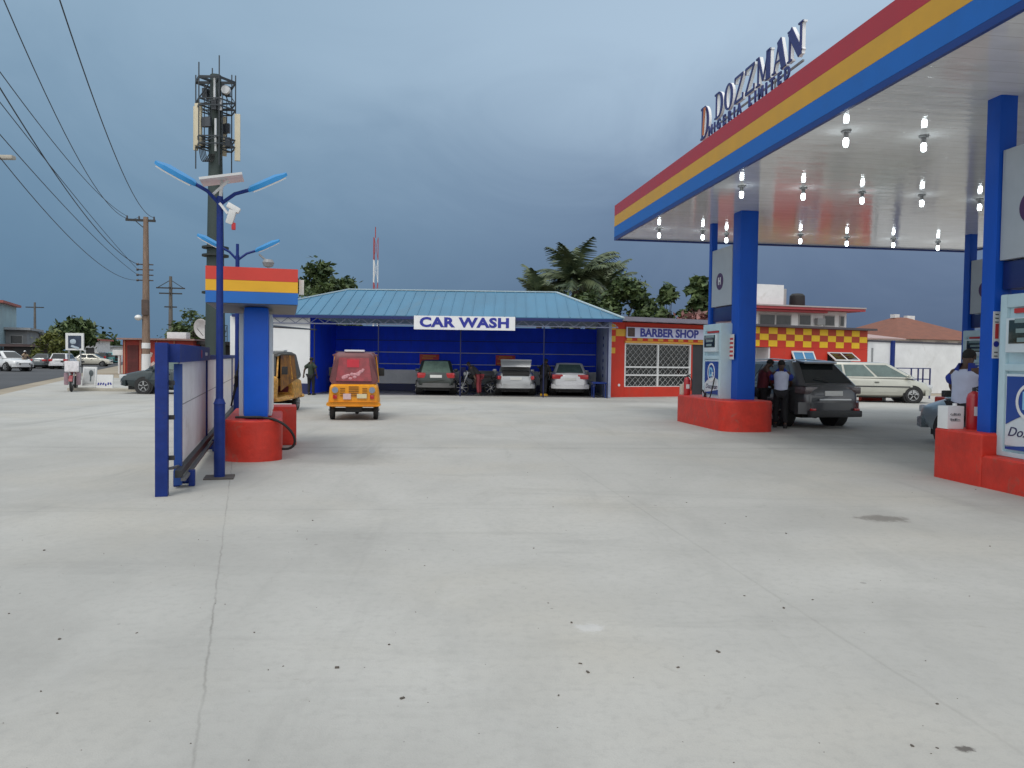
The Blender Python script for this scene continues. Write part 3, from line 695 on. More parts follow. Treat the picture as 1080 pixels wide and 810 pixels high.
# ------------------------------------------------------------------ telecom tower
g = at(227, 372, 60)
tw = thing('telecom_tower', 'dark green telecom monopole crowded with cream antenna panels at its top', 'telecom tower', (g.x, g.y, 0))
zt = 22.6
MB().cyl((0, 0, 0), (0, 0, zt), .78, .40, n=18).build('mast', TOWERM, tw, smooth=60)
b = MB()
for z in (6.2, 9.0, 9.6): b.cyl((0, 0, z), (0, 0, z + .14), .98, n=18)
b.build('mast_flange', M('flange_dark', (.02, .028, .028), .6), tw)
q = MB(); q.bar((.70, -.42, 4.5), (.46, -.30, 21.5), .06)
for k in range(36): q.bar((.52 + .0 * k, -.32 + .002 * k, 5 + k * .45), (.80 - .006 * k, -.46 + .002 * k, 5 + k * .45), .04)
q.build('ladder', MATS['flange_dark'], tw, smooth=0)
lat = MB()
for z0, z1, R_ in ((17.2, 17.75, 1.5), (20.0, 20.5, 1.5), (22.0, 22.1, 1.5)):
    for k in range(6):
        a, c_ = 2 * PI * k / 6, 2 * PI * (k + 1) / 6
        for zz in (z0, z1):
            lat.bar((R_ * math.cos(a), R_ * math.sin(a), zz), (R_ * math.cos(c_), R_ * math.sin(c_), zz), .08)
            lat.bar((.3 * math.cos(a), .3 * math.sin(a), zz), (R_ * math.cos(a), R_ * math.sin(a), zz), .09)
        lat.bar((R_ * math.cos(a), R_ * math.sin(a), z0), (R_ * math.cos(c_), R_ * math.sin(c_), z1), .06)
for k in range(6):
    a = 2 * PI * k / 6; lat.bar((1.5 * math.cos(a), 1.5 * math.sin(a), 15.6 if k % 2 else 16.9), (1.5 * math.cos(a), 1.5 * math.sin(a), 22.6 + .5 * (k % 3)), .07)
    c_ = a + .5; lat.bar((.8 * math.cos(c_), .8 * math.sin(c_), 17.2), (.8 * math.cos(c_), .8 * math.sin(c_), 21.9), .05)
    lat.bar((1.5 * math.cos(a), 1.5 * math.sin(a), 20.5), (.5 * math.cos(a), .5 * math.sin(a), 22), .05)
lat.build('antenna_frame', M('frame_dark', (.035, .045, .055), .5, var=.1), tw, smooth=0)
for k, (x, y, z, h, wd) in enumerate(((-1.0, -.75, 18.7, 3.1, .50), (-1.62, .3, 18.7, 3.3, .30), (1.62, .1, 18.0, 3.5, .40), (.12, 1.25, 18.4, 3.0, .5))):
    MB().box((x, y, z), (wd, .25, h), rz=.2 * (k - 1), bev=.03).build('antenna_panel', CREAM, tw)
for k, (x, z, h) in enumerate(((.28, 21.0, 2.2), (.36, 17.9, 2.4), (.75, 20.2, 1.0))):
    MB().box((x, -.95, z), (.13, .12, h)).build('slim_antenna', LENS, tw)
for k in range(16):
    a = k * .83; MB().box((.95 * math.cos(a), .95 * math.sin(a), 17.6 + (k % 4) * 1.25), (.36, .3, .7)).build('radio_unit', M('unit_grey', (.06, .07, .085), .5), tw)
MB().lathe([(.001, .12), (.22, .1), (.34, 0), (.30, -.2), (.001, -.2)], c=(1.0, -.6, 21.3), axis='Y', n=16).build('dish', LENS, tw)
b = MB()
for k in range(5): b.tube(bez((-.9 + .1 * k, -.8, 17), (-.8 + .1 * k, -.9, 15.8), (-.6 + .2 * k, -.8, 15.6), (-.3 + .1 * k, -.5, 16.6)), .035, n=5)
b.build('feeder_cable', BLACK, tw)

# ------------------------------------------------------------------ red-white lattice mast behind the car wash
g = at(395, 372, 82)
ms_ = thing('radio_mast', 'slim red and white lattice radio mast behind the car wash roof', 'radio mast', (g.x, g.y, 0))
for nm, col_ in (('red_section', M('mast_red', (.35, .05, .05), .6)), ('white_section', WHITE)):
    par = 1 if nm[0] == 'r' else 0
    for sct in range(6):
        if sct % 2 != par: continue
        b = MB()
        z0, z1 = sct * 2.32, (sct + 1) * 2.32
        for k in range(3):
            a, c_ = 2 * PI * k / 3, 2 * PI * (k + 1) / 3; R_ = .28
            b.bar((R_ * math.cos(a), R_ * math.sin(a), z0), (R_ * math.cos(a), R_ * math.sin(a), z1), .065)
            b.bar((R_ * math.cos(a), R_ * math.sin(a), z0), (R_ * math.cos(c_), R_ * math.sin(c_), z1), .03)
        b.build(nm, col_, ms_, smooth=0)
MB().cyl((0, 0, 13.9), (0, 0, 15.0), .05, n=6).build('mast_tip', MATS['mast_red'], ms_)

# ------------------------------------------------------------------ car wash
CY0 = 32.4       # front eaves line
cw = thing('car_wash', 'long open fronted blue car wash shed under a pale blue metal hip roof', 'car wash', (0, CY0, 0))
ROOF = M('roof_sheet_blue', (.060, .185, .30), .45, wear=.35, wcol=(.10, .17, .22), wscale=.9, var=.14, scale=.6, stretch=(1, .25, 1))
rz0, rz1 = 3.30, 4.62; xl, xr, hd = -11.6, 4.55, 3.5; xa, xb = -7.5, 1.95
b = MB()
def slab(pts, t=.05): b.prism(pts, (0, 0, -t))
slab([(xl, 0, rz0), (xr, 0, rz0), (xb, hd, rz1), (xa, hd, rz1)]); slab([(xl, 2 * hd, rz0), (xa, hd, rz1), (xb, hd, rz1), (xr, 2 * hd, rz0)])
slab([(xr + .002, 0, rz0), (xr + .002, 2 * hd, rz0), (xb + .002, hd, rz1)]); slab([(xl - .002, 0, rz0), (xa - .002, hd, rz1), (xl - .002, 2 * hd, rz0)])
for x in [xl + .45 * k for k in range(1, 36)]:
    y1 = hd
    if x < xa: y1 = hd * (x - xl) / (xa - xl)
    if x > xb: y1 = hd * (xr - x) / (xr - xb)
    if y1 > .15: b.bar((x, .01, rz0 + .012), (x, y1 - .03, rz0 + .012 + (rz1 - rz0) * (y1 - .03) / hd), .035, .03)
rf = b.build('roof', ROOF, cw, smooth=0)
b = MB(); b.bar((xa, hd, rz1 + .02), (xb, hd, rz1 + .02), .16, .05); b.bar((xb, hd, rz1 + .02), (xr, 0, rz0 + .03), .14, .05); b.bar((xa, hd, rz1 + .02), (xl, 0, rz0 + .03), .14, .05)
b.build('ridge_cap', M('ridge_pale', (.42, .52, .56), .45), rf, smooth=0)
b = MB(); b.box(((xl + xr) / 2, .012, rz0 - .09), (xr - xl - .1, .05, .12)); b.build('eaves_board', DKBLUE, cw, smooth=0)
SHEETB = M('blue_wall_sheet', (.012, .065, .88), .6, spec=.2, wear=.35, wcol=(.02, .05, .40), wscale=1.2, var=.16, scale=1.2, stretch=(1, 1, .4), bump=.1, bscale=6)
bw = 5.2
o = MB().box((-2.65, bw, 2.02), (13.3, .08, 2.06)).build('back_sheet', SHEETB, cw)
b = MB()
for k in range(38): b.box((-9.1 + .35 * k, bw - .05, 2.02), (.05, .02, 2.04))
b.build('sheet_rib', SHEETB, o, smooth=0)
b = MB(); b.box((-2.65, bw, .66), (13.3, .1, .66)); b.build('back_wall', M('grimy_white', (.80, .81, .82), .7, var=.12, scale=1.5), cw)
b = MB(); b.box((-2.65, bw - .03, .165), (13.3, .12, .33)); b.build('skirting', M('skirting_navy', (.015, .022, .10), .5, var=.2), cw)
b = MB()
for z in (1.82, 1.27): b.box((-2.65, bw - .09, z), (13.2, .03, .035))
b.build('batten', M('batten_pale', (.50, .55, .68), .5), cw, smooth=0)
b = MB(); b.box((-2.65, bw - .09, 2.38), (13.2, .03, .03)); b.build('batten', NAVY, cw, smooth=0)
b = MB(); b.box((-10.05, .28, 1.60), (3.3, .1, 3.2)); b.box((-11.7, bw / 2 + .42, 1.60), (.1, bw - .6, 3.2)); b.build('white_bay_wall', M('bay_white', (.76, .77, .78), .7, var=.06, scale=.8), cw, smooth=0); MB().box((-8.46, bw / 2 + .18, 1.60), (.1, bw - .35, 3.2)).build('inner_side_sheet', SHEETB, cw, smooth=0)
b = MB(); b.box((-10.05, .20, .22), (3.3, .08, .44)); b.build('bay_plinth', MATS['skirting_navy'], cw)
b = MB(); b.box((4.06, bw / 2 + .2, 1.62), (.12, bw - .4, 3.22)); b.build('side_wall', M('side_wall_blue_grey', (.30, .34, .46), .6, var=.2, scale=1.3), cw, smooth=0)
b = MB()
for k in range(6): b.box((3.985, 2.2, .9 + .33 * k), (.03, .06, .14))
b.build('side_wall_mark', NAVY, cw)
# zigzag truss under the eaves
b = MB(); n = 52; x0 = xl + .2; dx = (xr - xl - .4) / n
for k in range(n): b.bar((x0 + dx * k, .16, rz0 - (.14 if k % 2 else .36)), (x0 + dx * (k + 1), .16, rz0 - (.36 if k % 2 else .14)), .022)
b.bar((x0, .16, rz0 - .37), (x0 + dx * n, .16, rz0 - .37), .04); b.bar((x0, .16, rz0 - .12), (x0 + dx * n, .16, rz0 - .12), .04)
b.build('truss', M('truss_steel', (.20, .22, .32), .5), cw, smooth=0)
for x in (-8.2, -5.55, -2.15, 1.3, 3.95):
    MB().cyl((x, .2, 0), (x, .2, 3.0), .028, n=10).build('post', M('post_dark_blue', (.01, .015, .07), .5), cw)
sb = MB().box((-1.98, -.06, 3.02), (4.15, .05, .56)).build('sign_board', M('board_white', (.80, .81, .83), .5, var=.03), cw)
text('CAR WASH', .53, 'lettering', SIGNBLUE, sb, (-1.98, -.09, 3.02), (1, 0, 0), ext=.006, bold=.024, xs=1.28, space=1.08)
for x in (-3.95, -.48):
    o = MB().box((x + (0 if x < -1 else .15), bw - .13, 1.50), (.92, .02, .48)).build('notice_board', REDT, cw)
    b = MB()
    for k in range(4): b.box((x + (0 if x < -1 else .15) - .08 * (k % 2), bw - .142, 1.66 - .1 * k), (.62 - .1 * (k % 3), .004, .028))
    b.build('notice_text', YEL, o, smooth=0)
b = MB(); b.box((3.66, .8, .62), (.58, .9, .06), bev=.01)
for sx_ in (-.24, .24):
    for sy_ in (-.38, .38): b.bar((3.66 + sx_, .8 + sy_, 0), (3.66 + sx_, .8 + sy_, .6), .04)
tag(b.build('work_table', NAVY, loc=(0, CY0, 0)), 'dark blue work table against the right side wall of the car wash', 'table')
b = MB(); b.lathe([(.001, 0), (.34, 0), (.36, .1), (.34, .35), (.37, .4), (.34, .7), (.37, .75), (.34, 1.08), (.3, 1.14), (.001, 1.16)], n=20)
tag(b.build('water_drum', BLACK, loc=(-7.75, 35.5, 0)), 'tall black water drum inside the car wash left of the orange tricycle', 'drum')
g = at(487, 405, 36)
pv = thing('pressure_washer', 'blue stand with a hose reel against the white lower wall of the car wash', 'washer stand', (g.x, 36.6, 0))
b = MB(); b.box((0, 0, .95), (.28, .2, .42), bev=.02); b.build('reel_box', SIGNBLUE, pv); b = MB(); b.box((0, 0, .4), (.07, .07, .8)); b.box((0, 0, .03), (.4, .3, .06)); b.build('stand', NAVY, pv)

# ------------------------------------------------------------------ barber shop and checkered shop
bs = thing('barber_shop', 'red painted barber shop with a big white grilled window and lettered sign', 'shop', SF.p(0, 0), SF.a)
CHK = M('checker_brown_red', (.46, .055, .02), .6, var=.1)
WH = 3.22; BD = 4.0
b = MB()
b.box((.36, .1, WH / 2), (.72, .2, WH)); b.box((2.52, .1, .22), (3.58, .2, .44)); b.box((2.52, .1, 2.82), (3.58, .2, .8)); b.box((4.345, .1, 1.22), (.07, .2, 2.4)); b.box((4.75, .1, 2.82), (.86, .2, .8)); b.box((5.9, .1, WH / 2), (1.42, .2, WH)); b.prism([(.02, .2, 0), (.24, .2, 0), (.24 + 1.75, 3.9, 0), (.02 + 1.8, 3.9, 0)], (0, 0, WH)); b.box((4.2, BD, WH / 2), (4.75, .19, WH)); b.box((6.5, BD / 2 + .1, WH / 2), (.2, BD - .4, WH))
b.build('wall', REDW, bs, smooth=0)
b = MB(); b.prism([(-.1, -.85, WH + .125), (6.75, -.85, WH + .125), (6.75, 4.2, WH + .125), (2.0, 4.2, WH + .125)], (0, 0, .07)); b.box((3.33, -.87, WH + .10), (6.85, .03, .16)); b.build('roof', M('roof_grey_purple', (.20, .19, .24), .5, var=.1), bs, smooth=0)
b = MB(); b.box((3.3, -.40, WH + .055), (6.7, .8, .04)); b.build('soffit', M('soffit_pale', (.40, .38, .44), .6), bs, smooth=0)
b = MB()
for k in range(3): b.box((.12 + .0 * k, -.004, WH - .22 - .5 * k + (.0)), (.22, .012, .24))
b.box((.50, -.004, WH - .45), (.5, .012, .3)); b.build('checker_tile', YEL, bs, smooth=0)
b = MB()
for k in range(8): b.box((.95 + .55 * k, -.004, 2.53), (.27, .012, .17))
b.build('checker_tile', YEL, bs, smooth=0)
b = MB(); b.box((2.9, -.03, 2.38), (4.4, .08, .085)); b.build('lintel', M('lintel_orange', (.72, .36, .05), .5), bs)
win = MB()
for z in (.44, .95, 1.30, 2.31): win.box((2.52, .06, z), (3.58, .08, .065))
for u in (.76, 2.50, 4.27): win.box((u, .06, 1.375), (.075, .09, 1.93))
wf = win.build('window', WHITE, bs, smooth=0)
MB().box((2.52, .13, 1.375), (3.5, .02, 1.9)).build('pane', M('shop_glass', (.02, .024, .026), .1, var=.3, scale=3), wf)
gr = MB()
for (u0, u1) in ((.80, 2.46), (2.54, 4.23)):
    for (z0, z1) in ((.475, .915), (.985, 1.265), (1.335, 2.275)):
        w_, h_ = u1 - u0, z1 - z0; s_ = .23
        k = -h_
        while k < w_:
            for sg in (1, -1):
                a0, a1 = max(0, k), min(w_, k + h_)
                if a1 - a0 > .03:
                    za, zb_ = z0 + (a0 - k), z0 + (a1 - k)
                    if sg > 0: gr.bar((u0 + a0, .085, za), (u0 + a1, .085, zb_), .026, .008)
                    else: gr.bar((u1 - a0, .096, za), (u1 - a1, .096, zb_), .026, .008)
            k += s_ * 1.25
gr.build('grille', M('grille_grey', (.56, .57, .57), .5), wf, smooth=0)
MB().box((4.75, .12, 1.2), (.70, .05, 2.38)).build('door', M('door_dark', (.035, .037, .045), .4), bs)
MB().box((5.14, .02, 1.2), (.06, .1, 2.4)).build('door_jamb', M('jamb_blue_grey', (.3, .32, .42), .5), bs)
sb = MB().box((2.88, -.06, 2.79), (4.28, .06, .46)).build('sign_board', M('sign_lilac', (.62, .65, .84), .5, var=.04), bs)
text('BARBER SHOP', .49, 'lettering', SIGNBLUE, sb, (3.02, -.095, 2.78), (1, 0, 0), ext=.006, bold=.017, xs=1.03)
MB().box((.98, -.095, 2.80), (.36, .012, .38)).build('picture_square', M('picture_dark', (.06, .03, .025), .4, var=.6, scale=12), sb)
MB().cyl((.45, -.005, .52), (.45, -.02, .52), .06, n=10).build('wall_socket', WHITE, bs)
b = MB()
for k in range(9): b.box((.5 + .62 * k, -.25, WH + .035), (.3, .05, .02))
b.build('soffit_mark', LOGO, bs, smooth=0)

cs = thing('checkered_shop', 'red shop with yellow and red checker band and open blue tinted windows', 'shop', SF.p(6.62, 0), SF.a)
b = MB(); b.box((5.70, .1, 1.15), (6.55, .2, 2.3)); b.box((4.48, .1, 2.78), (8.96, .2, .95)); b.box((8.85, 2, 1.62), (.2, 3.6, 3.25)); b.box((4.48, 4, 1.62), (8.96, .2, 3.25)); b.box((.1, 2.05, 1.62), (.2, 3.6, 3.25)); b.build('wall', REDW, cs, smooth=0)
b = MB(); b.box((1.2, .9, 1.15), (2.3, .1, 2.3)); b.box((2.38, .5, 1.15), (.1, .9, 2.3)); b.build('white_porch_wall', WHITEW, cs, smooth=0)
MB().box((.95, .83, 1.0), (.75, .05, 2.0)).build('door', DKBLUE, cs)
b = MB(); b.box((4.48, 1.9, 3.31), (9.3, 4.7, .1)); b.build('roof', M('roof_dark_edge', (.07, .06, .07), .6), cs, smooth=0)
yt, rt = MB(), MB()
nx = 16; pw = 8.9 / nx
for i in range(nx):
    for j in range(3):
        c_ = (.03 + pw * (i + .5), -.003, 3.09 - .30 * j); q = ((i + j) % 2 == 0)
        if q: yt.box(c_, (pw - .006, .014, .293))
        elif j < 2: rt.box(c_, (pw - .006, .012, .293))
yt.build('checker_tile', M('checker_yellow', (.88, .55, .012), .5, var=.07), cs, smooth=0); rt.build('checker_tile', CHK, cs, smooth=0)
BGL = M('blue_window_glass', (.06, .22, .42), .08, var=.08, spec=.8)
def awning(u0, u1, z, tilt, gm):
    h = .62; b = MB(); d = Vector((0, -math.sin(tilt), -math.cos(tilt))); o_ = Vector((0, -.03, z)); nrm = Vector((0, -math.cos(tilt), math.sin(tilt)))
    mid = (u0 + u1) / 2
    for u in (u0, mid, u1): b.bar(o_ + Vector((u, 0, 0)), o_ + Vector((u, 0, 0)) + d * h, .07, .05)
    for s in (0, h): b.bar(o_ + Vector((u0 - .03, 0, 0)) + d * s, o_ + Vector((u1 + .03, 0, 0)) + d * s, .05, .07)
    f = b.build('window', WHITE, cs, smooth=0); g_ = MB()
    for a, c_ in ((u0, mid), (mid, u1)):
        p = [o_ + Vector((x, 0, 0)) + d * s for x, s in ((a + .04, .04), (c_ - .04, .04), (c_ - .04, h - .04), (a + .04, h - .04))]
        g_.prism(p, nrm * .012)
    g_.build('pane', gm, f, smooth=0)
    MB().box((mid, -.004, z - .32), (u1 - u0, .012, .6)).build('window_opening', GLASS, cs, smooth=0)
awning(3.75, 5.12, 2.12, .45, BGL); awning(6.15, 7.8, 2.10, .95, GLASS)

# ------------------------------------------------------------------ white boundary wall on the right
e = SF.p(15.62, .1)
wl = thing('boundary_wall', 'long white boundary wall with dark coping and blue posts behind the minivan', 'wall', e, rad(30))
MB().box((11, 0, 1.36), (22, .2, 2.72)).build('wall_face', WHITEW, wl, smooth=0)
MB().box((11, 0, 2.76), (22.1, .28, .09)).build('coping', M('coping_dark', (.06, .06, .08), .7), wl)
for u in (1.95, 9, 13): MB().box((u, -.16, 1.4), (.22, .14, 2.82)).build('wall_post', NAVY, wl)
for k, u in enumerate((.35,)): MB().box((u, -.11, 1.2), (.12, .03, 2.4)).build('drain_pipe', GREY, wl)
g = gz(968, 421)
rk = thing('metal_rack', 'dark pipe frame rack standing in front of the white boundary wall', 'rack', (g.x, g.y + .8, 0), rad(8))
b = MB()
for x in (-.85, .25, .85):
    for y in (-.25, .25): b.bar((x, y, 0), (x, y, 1.42), .05)
for z in (1.40, .90):
    for y in (-.25, .25): b.bar((-.85, y, z), (.85, y, z), .04)
    for x in (-.85, .85): b.bar((x, -.25, z), (x, .25, z), .04)
b.build('frame', DKBLUE, rk, smooth=0)
g = gz(909, 422.5); b = MB(); b.box((.45, .15, .09), (.9, .3, .18), bev=.02)
kb = thing('kerb_block', 'low red painted kerb block with a white end beside the parked cars', 'kerb block', (g.x, g.y, 0), .05)
b.build('block', RED, kb); MB().box((.98, .15, .09), (.16, .3, .18), bev=.02).build('white_end', WHITE, kb)

# ------------------------------------------------------------------ houses behind
def winbox(par, x, z, w_, h_, y=-.02):
    f = MB(); f.box((x, y, z), (w_, .1, h_)); o = f.build('window', M('window_frame_grey', (.42, .42, .42), .6), par, smooth=0)
    MB().box((x, y - .052, z), (w_ - .14, .012, h_ - .14)).build('pane', M('house_pane', (.035, .04, .045), .15, var=.3), o, smooth=0); return o
HR = M('house_roof_red', (.36, .05, .06), .6, var=.12)
g = at(782, 372, 58)
h1 = thing('white_house', 'white two storey house with a red roof edge and a white roof block', 'house', (g.x, g.y, 0), rad(17))
MB().box((4.6, 4, 2.75), (9.2, 8, 5.5)).build('wall', WHITEW, h1, smooth=0)
b = MB(); b.box((4.7, 3.6, 5.62), (10.6, 9.4, .22)); b.box((3.2, -.6, 5.40), (7.2, .5, .16)); b.build('roof_edge', HR, h1, smooth=0)
b = MB(); b.box((4.7, -1.12, 5.75), (10.7, .06, .10)); b.build('roof_trim', M('trim_grey', (.4, .36, .36), .6), h1, smooth=0)
MB().box((1.3, .8, 6.5), (3.4, 3.0, 1.55)).build('roof_block', WHITEW, h1, smooth=0)
for x, w_ in ((2.1, 1.3), (3.5, 1.3)): winbox(h1, x, 4.75, w_ + .1, .85)
for x, w_ in ((5.4, 1.1), (7.6, 1.0), (8.75, .45)): winbox(h1, x, 4.8, w_, .85)
b = MB(); b.box((6.6, -.25, 4.7), (.7, .35, .5), bev=.02); b.build('air_conditioner', GREY, h1)
tk = MB().cyl((3.6, .5, 5.75), (3.6, .5, 7.1), .42, n=16).build('chimney', M('tank_grey', (.40, .41, .41), .7), h1)
b = MB(); b.lathe([(.001, 0), (.55, 0), (.58, .1), (.55, .9), (.4, 1.05), (.001, 1.1)], n=18)
b.build('water_tank', BLACK, h1, loc=(5.0, .4, 5.74))
g = at(944, 372, 60)
h2 = thing('brown_roofed_house', 'low house with a brown tiled hip roof beyond the white wall', 'house', (g.x, g.y, 0), rad(18))
BR = M('brown_roof_tile', (.20, .075, .045), .7, var=.2, scale=2, bump=.3, bscale=9)
MB().box((4.7, 4.5, 1.8), (8.4, 8, 3.6)).build('wall', WHITEW, h2, smooth=0)
b = MB(); b.loft([[(-.3, -.6, 3.5), (9.7, -.6, 3.5), (9.7, 9.6, 3.5), (-.3, 9.6, 3.5)], [(4.2, 4.3, 5.45), (5.2, 4.3, 5.45), (5.2, 4.7, 5.45), (4.2, 4.7, 5.45)]]); b.build('roof', BR, h2, smooth=0)
for x in (2.5, 5.0, 7.3): winbox(h2, x, 2.95, 1.2, .8, .46)
b = MB(); b.box((4.2, 4.5, 5.55), (.5, .5, .3)); b.box((6.1, 4.9, 5.2), (.8, .4, .9)); b.build('chimney', OFFW, h2)
g = at(935, 372, 52)
h3 = thing('low_shed', 'low shed with a faded pink sheet roof beside the checkered shop', 'shed', (g.x - 1.2, g.y, 0), rad(20))
MB().box((0, 2, 1.6), (5, 4, 3.2)).build('wall', WHITEW, h3, smooth=0)
b = MB(); b.prism([(-2.8, -.4, 3.2), (2.8, -.4, 3.2), (2.8, 4.4, 3.75), (-2.8, 4.4, 3.75)], (0, 0, .08)); b.build('roof', M('faded_pink_sheet', (.42, .30, .28), .6, var=.15), h3, smooth=0)

# ------------------------------------------------------------------ utility poles and wires
p1 = at(154, 372, 57)
up1 = thing('utility_pole', 'tall brown utility pole with a top crossarm beside the red kiosk', 'utility pole', (p1.x, p1.y, 0), rad(12), 'utility poles')
MB().cyl((0, 0, 0), (0, 0, 11.4), .30, .17, n=10).build('pole', WOOD, up1, smooth=60)
b = MB(); b.box((-.35, 0, 11.15), (2.0, .14, .16)); b.bar((0, -.05, 10.5), (-.7, -.05, 11.1), .06); b.build('crossarm', DARK, up1)
INS = M('insulator_dark', (.06, .05, .05), .4)
for x in (-1.25, -.45, .55): MB().cyl((x, 0, 11.2), (x, 0, 11.45), .07, .05, n=8).build('insulator', INS, up1)
for k in range(4): MB().cyl((-.55, 0, 8.0 - .38 * k), (.5, 0, 8.0 - .38 * k), .045, n=6).cyl((-.63, 0, 8.0 - .38 * k), (-.50, 0, 8.0 - .38 * k), .09, n=8).build('insulator', INS, up1)
MB().box((0, -.25, 4.9), (.45, .25, 1.1), bev=.03).build('junction_box', M('rust_box', (.10, .07, .06), .7, var=.3), up1)
b = MB(); b.cyl((0, 0, .2), (0, 0, 1.55), .315, .30, n=12); b.cyl((0, 0, 1.95), (0, 0, 2.35), .30, .295, n=12); b.build('white_band', WHITEW, up1)
b = MB(); b.bar((-.1, 0, 4.0), (-.4, -.2, 4.2), .05); b.ball((-.45, -.25, 4.15), .26, (1, 1, .8), 10); b.build('lamp', OFFW, up1)
p2 = at(180, 372, 88)
up2 = thing('utility_pole', 'farther utility pole with double crossarms above the tree line', 'utility pole', (p2.x, p2.y, 0), rad(12), 'utility poles')
MB().cyl((0, 0, 0), (0, 0, 10.2), .3, .16, n=8).build('pole', M('pole_grey_brown', (.13, .12, .11), .8, var=.2), up2, smooth=60)
b = MB()
for z, wd in ((8.9, 3.0), (8.3, 2.4), (6.8, 1.3)): b.box((0, 0, z), (wd, .15, .14)); b.box((0, 0, z), (.15, wd * .5, .14))
b.bar((-1.4, 0, 8.9), (0, 0, 9.8), .07); b.bar((1.4, 0, 8.9), (0, 0, 9.8), .07); b.build('crossarm', DARK, up2)
b = MB(); b.bar((0, 0, 3.2), (.1, -.3, 3.3), .05); b.ball((0, -.4, 3.2), .35, (1, 1, .6), 10); b.build('lamp', OFFW, up2)
for lab, px_, d_, hh in (('thin distant utility pole above the roofs left of the framed sign', 37, 96, 7.6), ('slim distant pole just right of the framed sign', 93, 120, 6.5)):
    q_ = at(px_, 372, d_); u_ = thing('utility_pole', lab, 'utility pole', (q_.x, q_.y, 0), .2, 'utility poles')
    MB().cyl((0, 0, 0), (0, 0, hh), .2, .12, n=8).build('pole', MATS['pole_grey_brown'], u_, smooth=60); MB().box((0, 0, hh - .6), (2.0, .12, .12)).build('crossarm', DARK, u_)
WIRE = M('wire_dark', (.03, .033, .04), .6, var=0)
def wire(label, start, m, e, de=19.0, r=.018):
    s = Vector(start); E_ = at(e[0], e[1], de)
    d2 = (E_ - s).to_2d()
    rr = ray(*m); A = rr.to_2d()                                   # plan crossing of the sight line with the wire's plan line
    den = A.x * d2.y - A.y * d2.x; q = (s.x * d2.y - s.y * d2.x) / den
    Mp = CAM + rr * q; tm = (Mp.to_2d() - s.to_2d()).length / d2.length
    c2 = ((Mp.z - s.z) / tm - (E_.z - s.z)) / (tm - 1); c1 = (E_.z - s.z) - c2
    pts = []
    for i in range(41):
        t = 1.75 * i / 40; p = s + (E_ - s) * t; pts.append((p.x, p.y, s.z + c1 * t + c2 * t * t))
    tag(MB().tube(pts, r, n=5).build('power_line', WIRE), label, 'power line', 'overhead power lines')
def pole_pt(x, z):
    c, n = math.cos(rad(12)), math.sin(rad(12)); return Vector((p1.x + x * c, p1.y + x * n, z))
wire('overhead wire reaching highest, from the right end of the pole crossarm', pole_pt(.55, 11.4), (112, 140), (63, 0))
wire('overhead wire from the left end of the crossarm, second from the right at the top', pole_pt(-.45, 11.4), (68, 140), (4, 0), r=.015)
wire('overhead wire to the crossarm tip that leaves the left edge just below the corner', pole_pt(-1.25, 11.4), (53, 146), (0, 76), 22, r=.015)
wire('uppermost wire of the low bundle reaching the pole insulators', pole_pt(-.55, 8.0), (60, 186), (0, 93), 22, r=.02)
wire('second wire down in the low bundle reaching the pole insulators', pole_pt(-.55, 7.62), (53, 175), (0, 108), 22, r=.014)
wire('third wire down in the low bundle reaching the pole insulators', pole_pt(-.55, 7.24), (48, 196), (0, 142), 22, r=.014)
wire('lowest wire of the low bundle reaching the pole insulators', pole_pt(-.55, 6.86), (45, 220), (3, 170), 22, r=.014)
g = at(4, 166, 24)
sl_ = thing('street_lamp', 'pale street lamp head at the left edge of the picture', 'street lamp', (g.x - 2.0, g.y, 0))
b = MB(); b.cyl((0, 0, 0), (0, 0, g.z - .2), .1, .06, n=10); b.tube([(0, 0, g.z - .3), (.5, 0, g.z - .05), (1.7, 0, g.z)], .035); b.build('pole', GREY, sl_)
b = MB(); b.box((2.0, 0, g.z), (.62, .22, .12), bev=.04); b.build('lamp_head', M('lamp_head_pale', (.45, .42, .36), .5), sl_)

# ------------------------------------------------------------------ trees
LEAFM = {}
def leafmat(key, a, b_):
    if key in LEAFM: return LEAFM[key]
    m = bpy.data.materials.new(key); m.use_nodes = True
    global N, L
    N, L = m.node_tree.nodes, m.node_tree.links
    p = N['Principled BSDF']; p.inputs['Roughness'].default_value = .55
    tcn = nd('ShaderNodeTexCoord'); n1 = nd('ShaderNodeTexNoise'); n1.inputs['Scale'].default_value = 1.6; n1.inputs['Detail'].default_value = 6
    L.new(tcn.outputs['Object'], n1.inputs['Vector'])
    L.new(mixc(sstep(n1.outputs['Fac'], .35, .65), a, b_), p.inputs['Base Color'])
    LEAFM[key] = m; return m
LG = leafmat('leaf_dark_green', (.022, .048, .016), (.105, .150, .050)); LP = leafmat('palm_green', (.036, .060, .030), (.115, .145, .070)); LY = leafmat('leaf_yellow_green', (.08, .10, .02), (.14, .15, .03))
BARK = M('bark', (.10, .08, .06), .9, var=.3, scale=4, bump=.4)
def leaf_quad(bm, c, s, rs, asp=2.2):
    d = Vector((rs.gauss(0, 1), rs.gauss(0, 1), rs.gauss(0, .6) - .2)).normalized(); r = d.orthogonal().normalized()
    r = (Matrix.Rotation(rs.random() * 6.28, 3, d) @ r)
    a, b_ = d * s * asp * .5, r * s * .5
    bm.faces.new([bm.verts.new(c - a), bm.verts.new(c + b_), bm.verts.new(c + a), bm.verts.new(c - b_)])
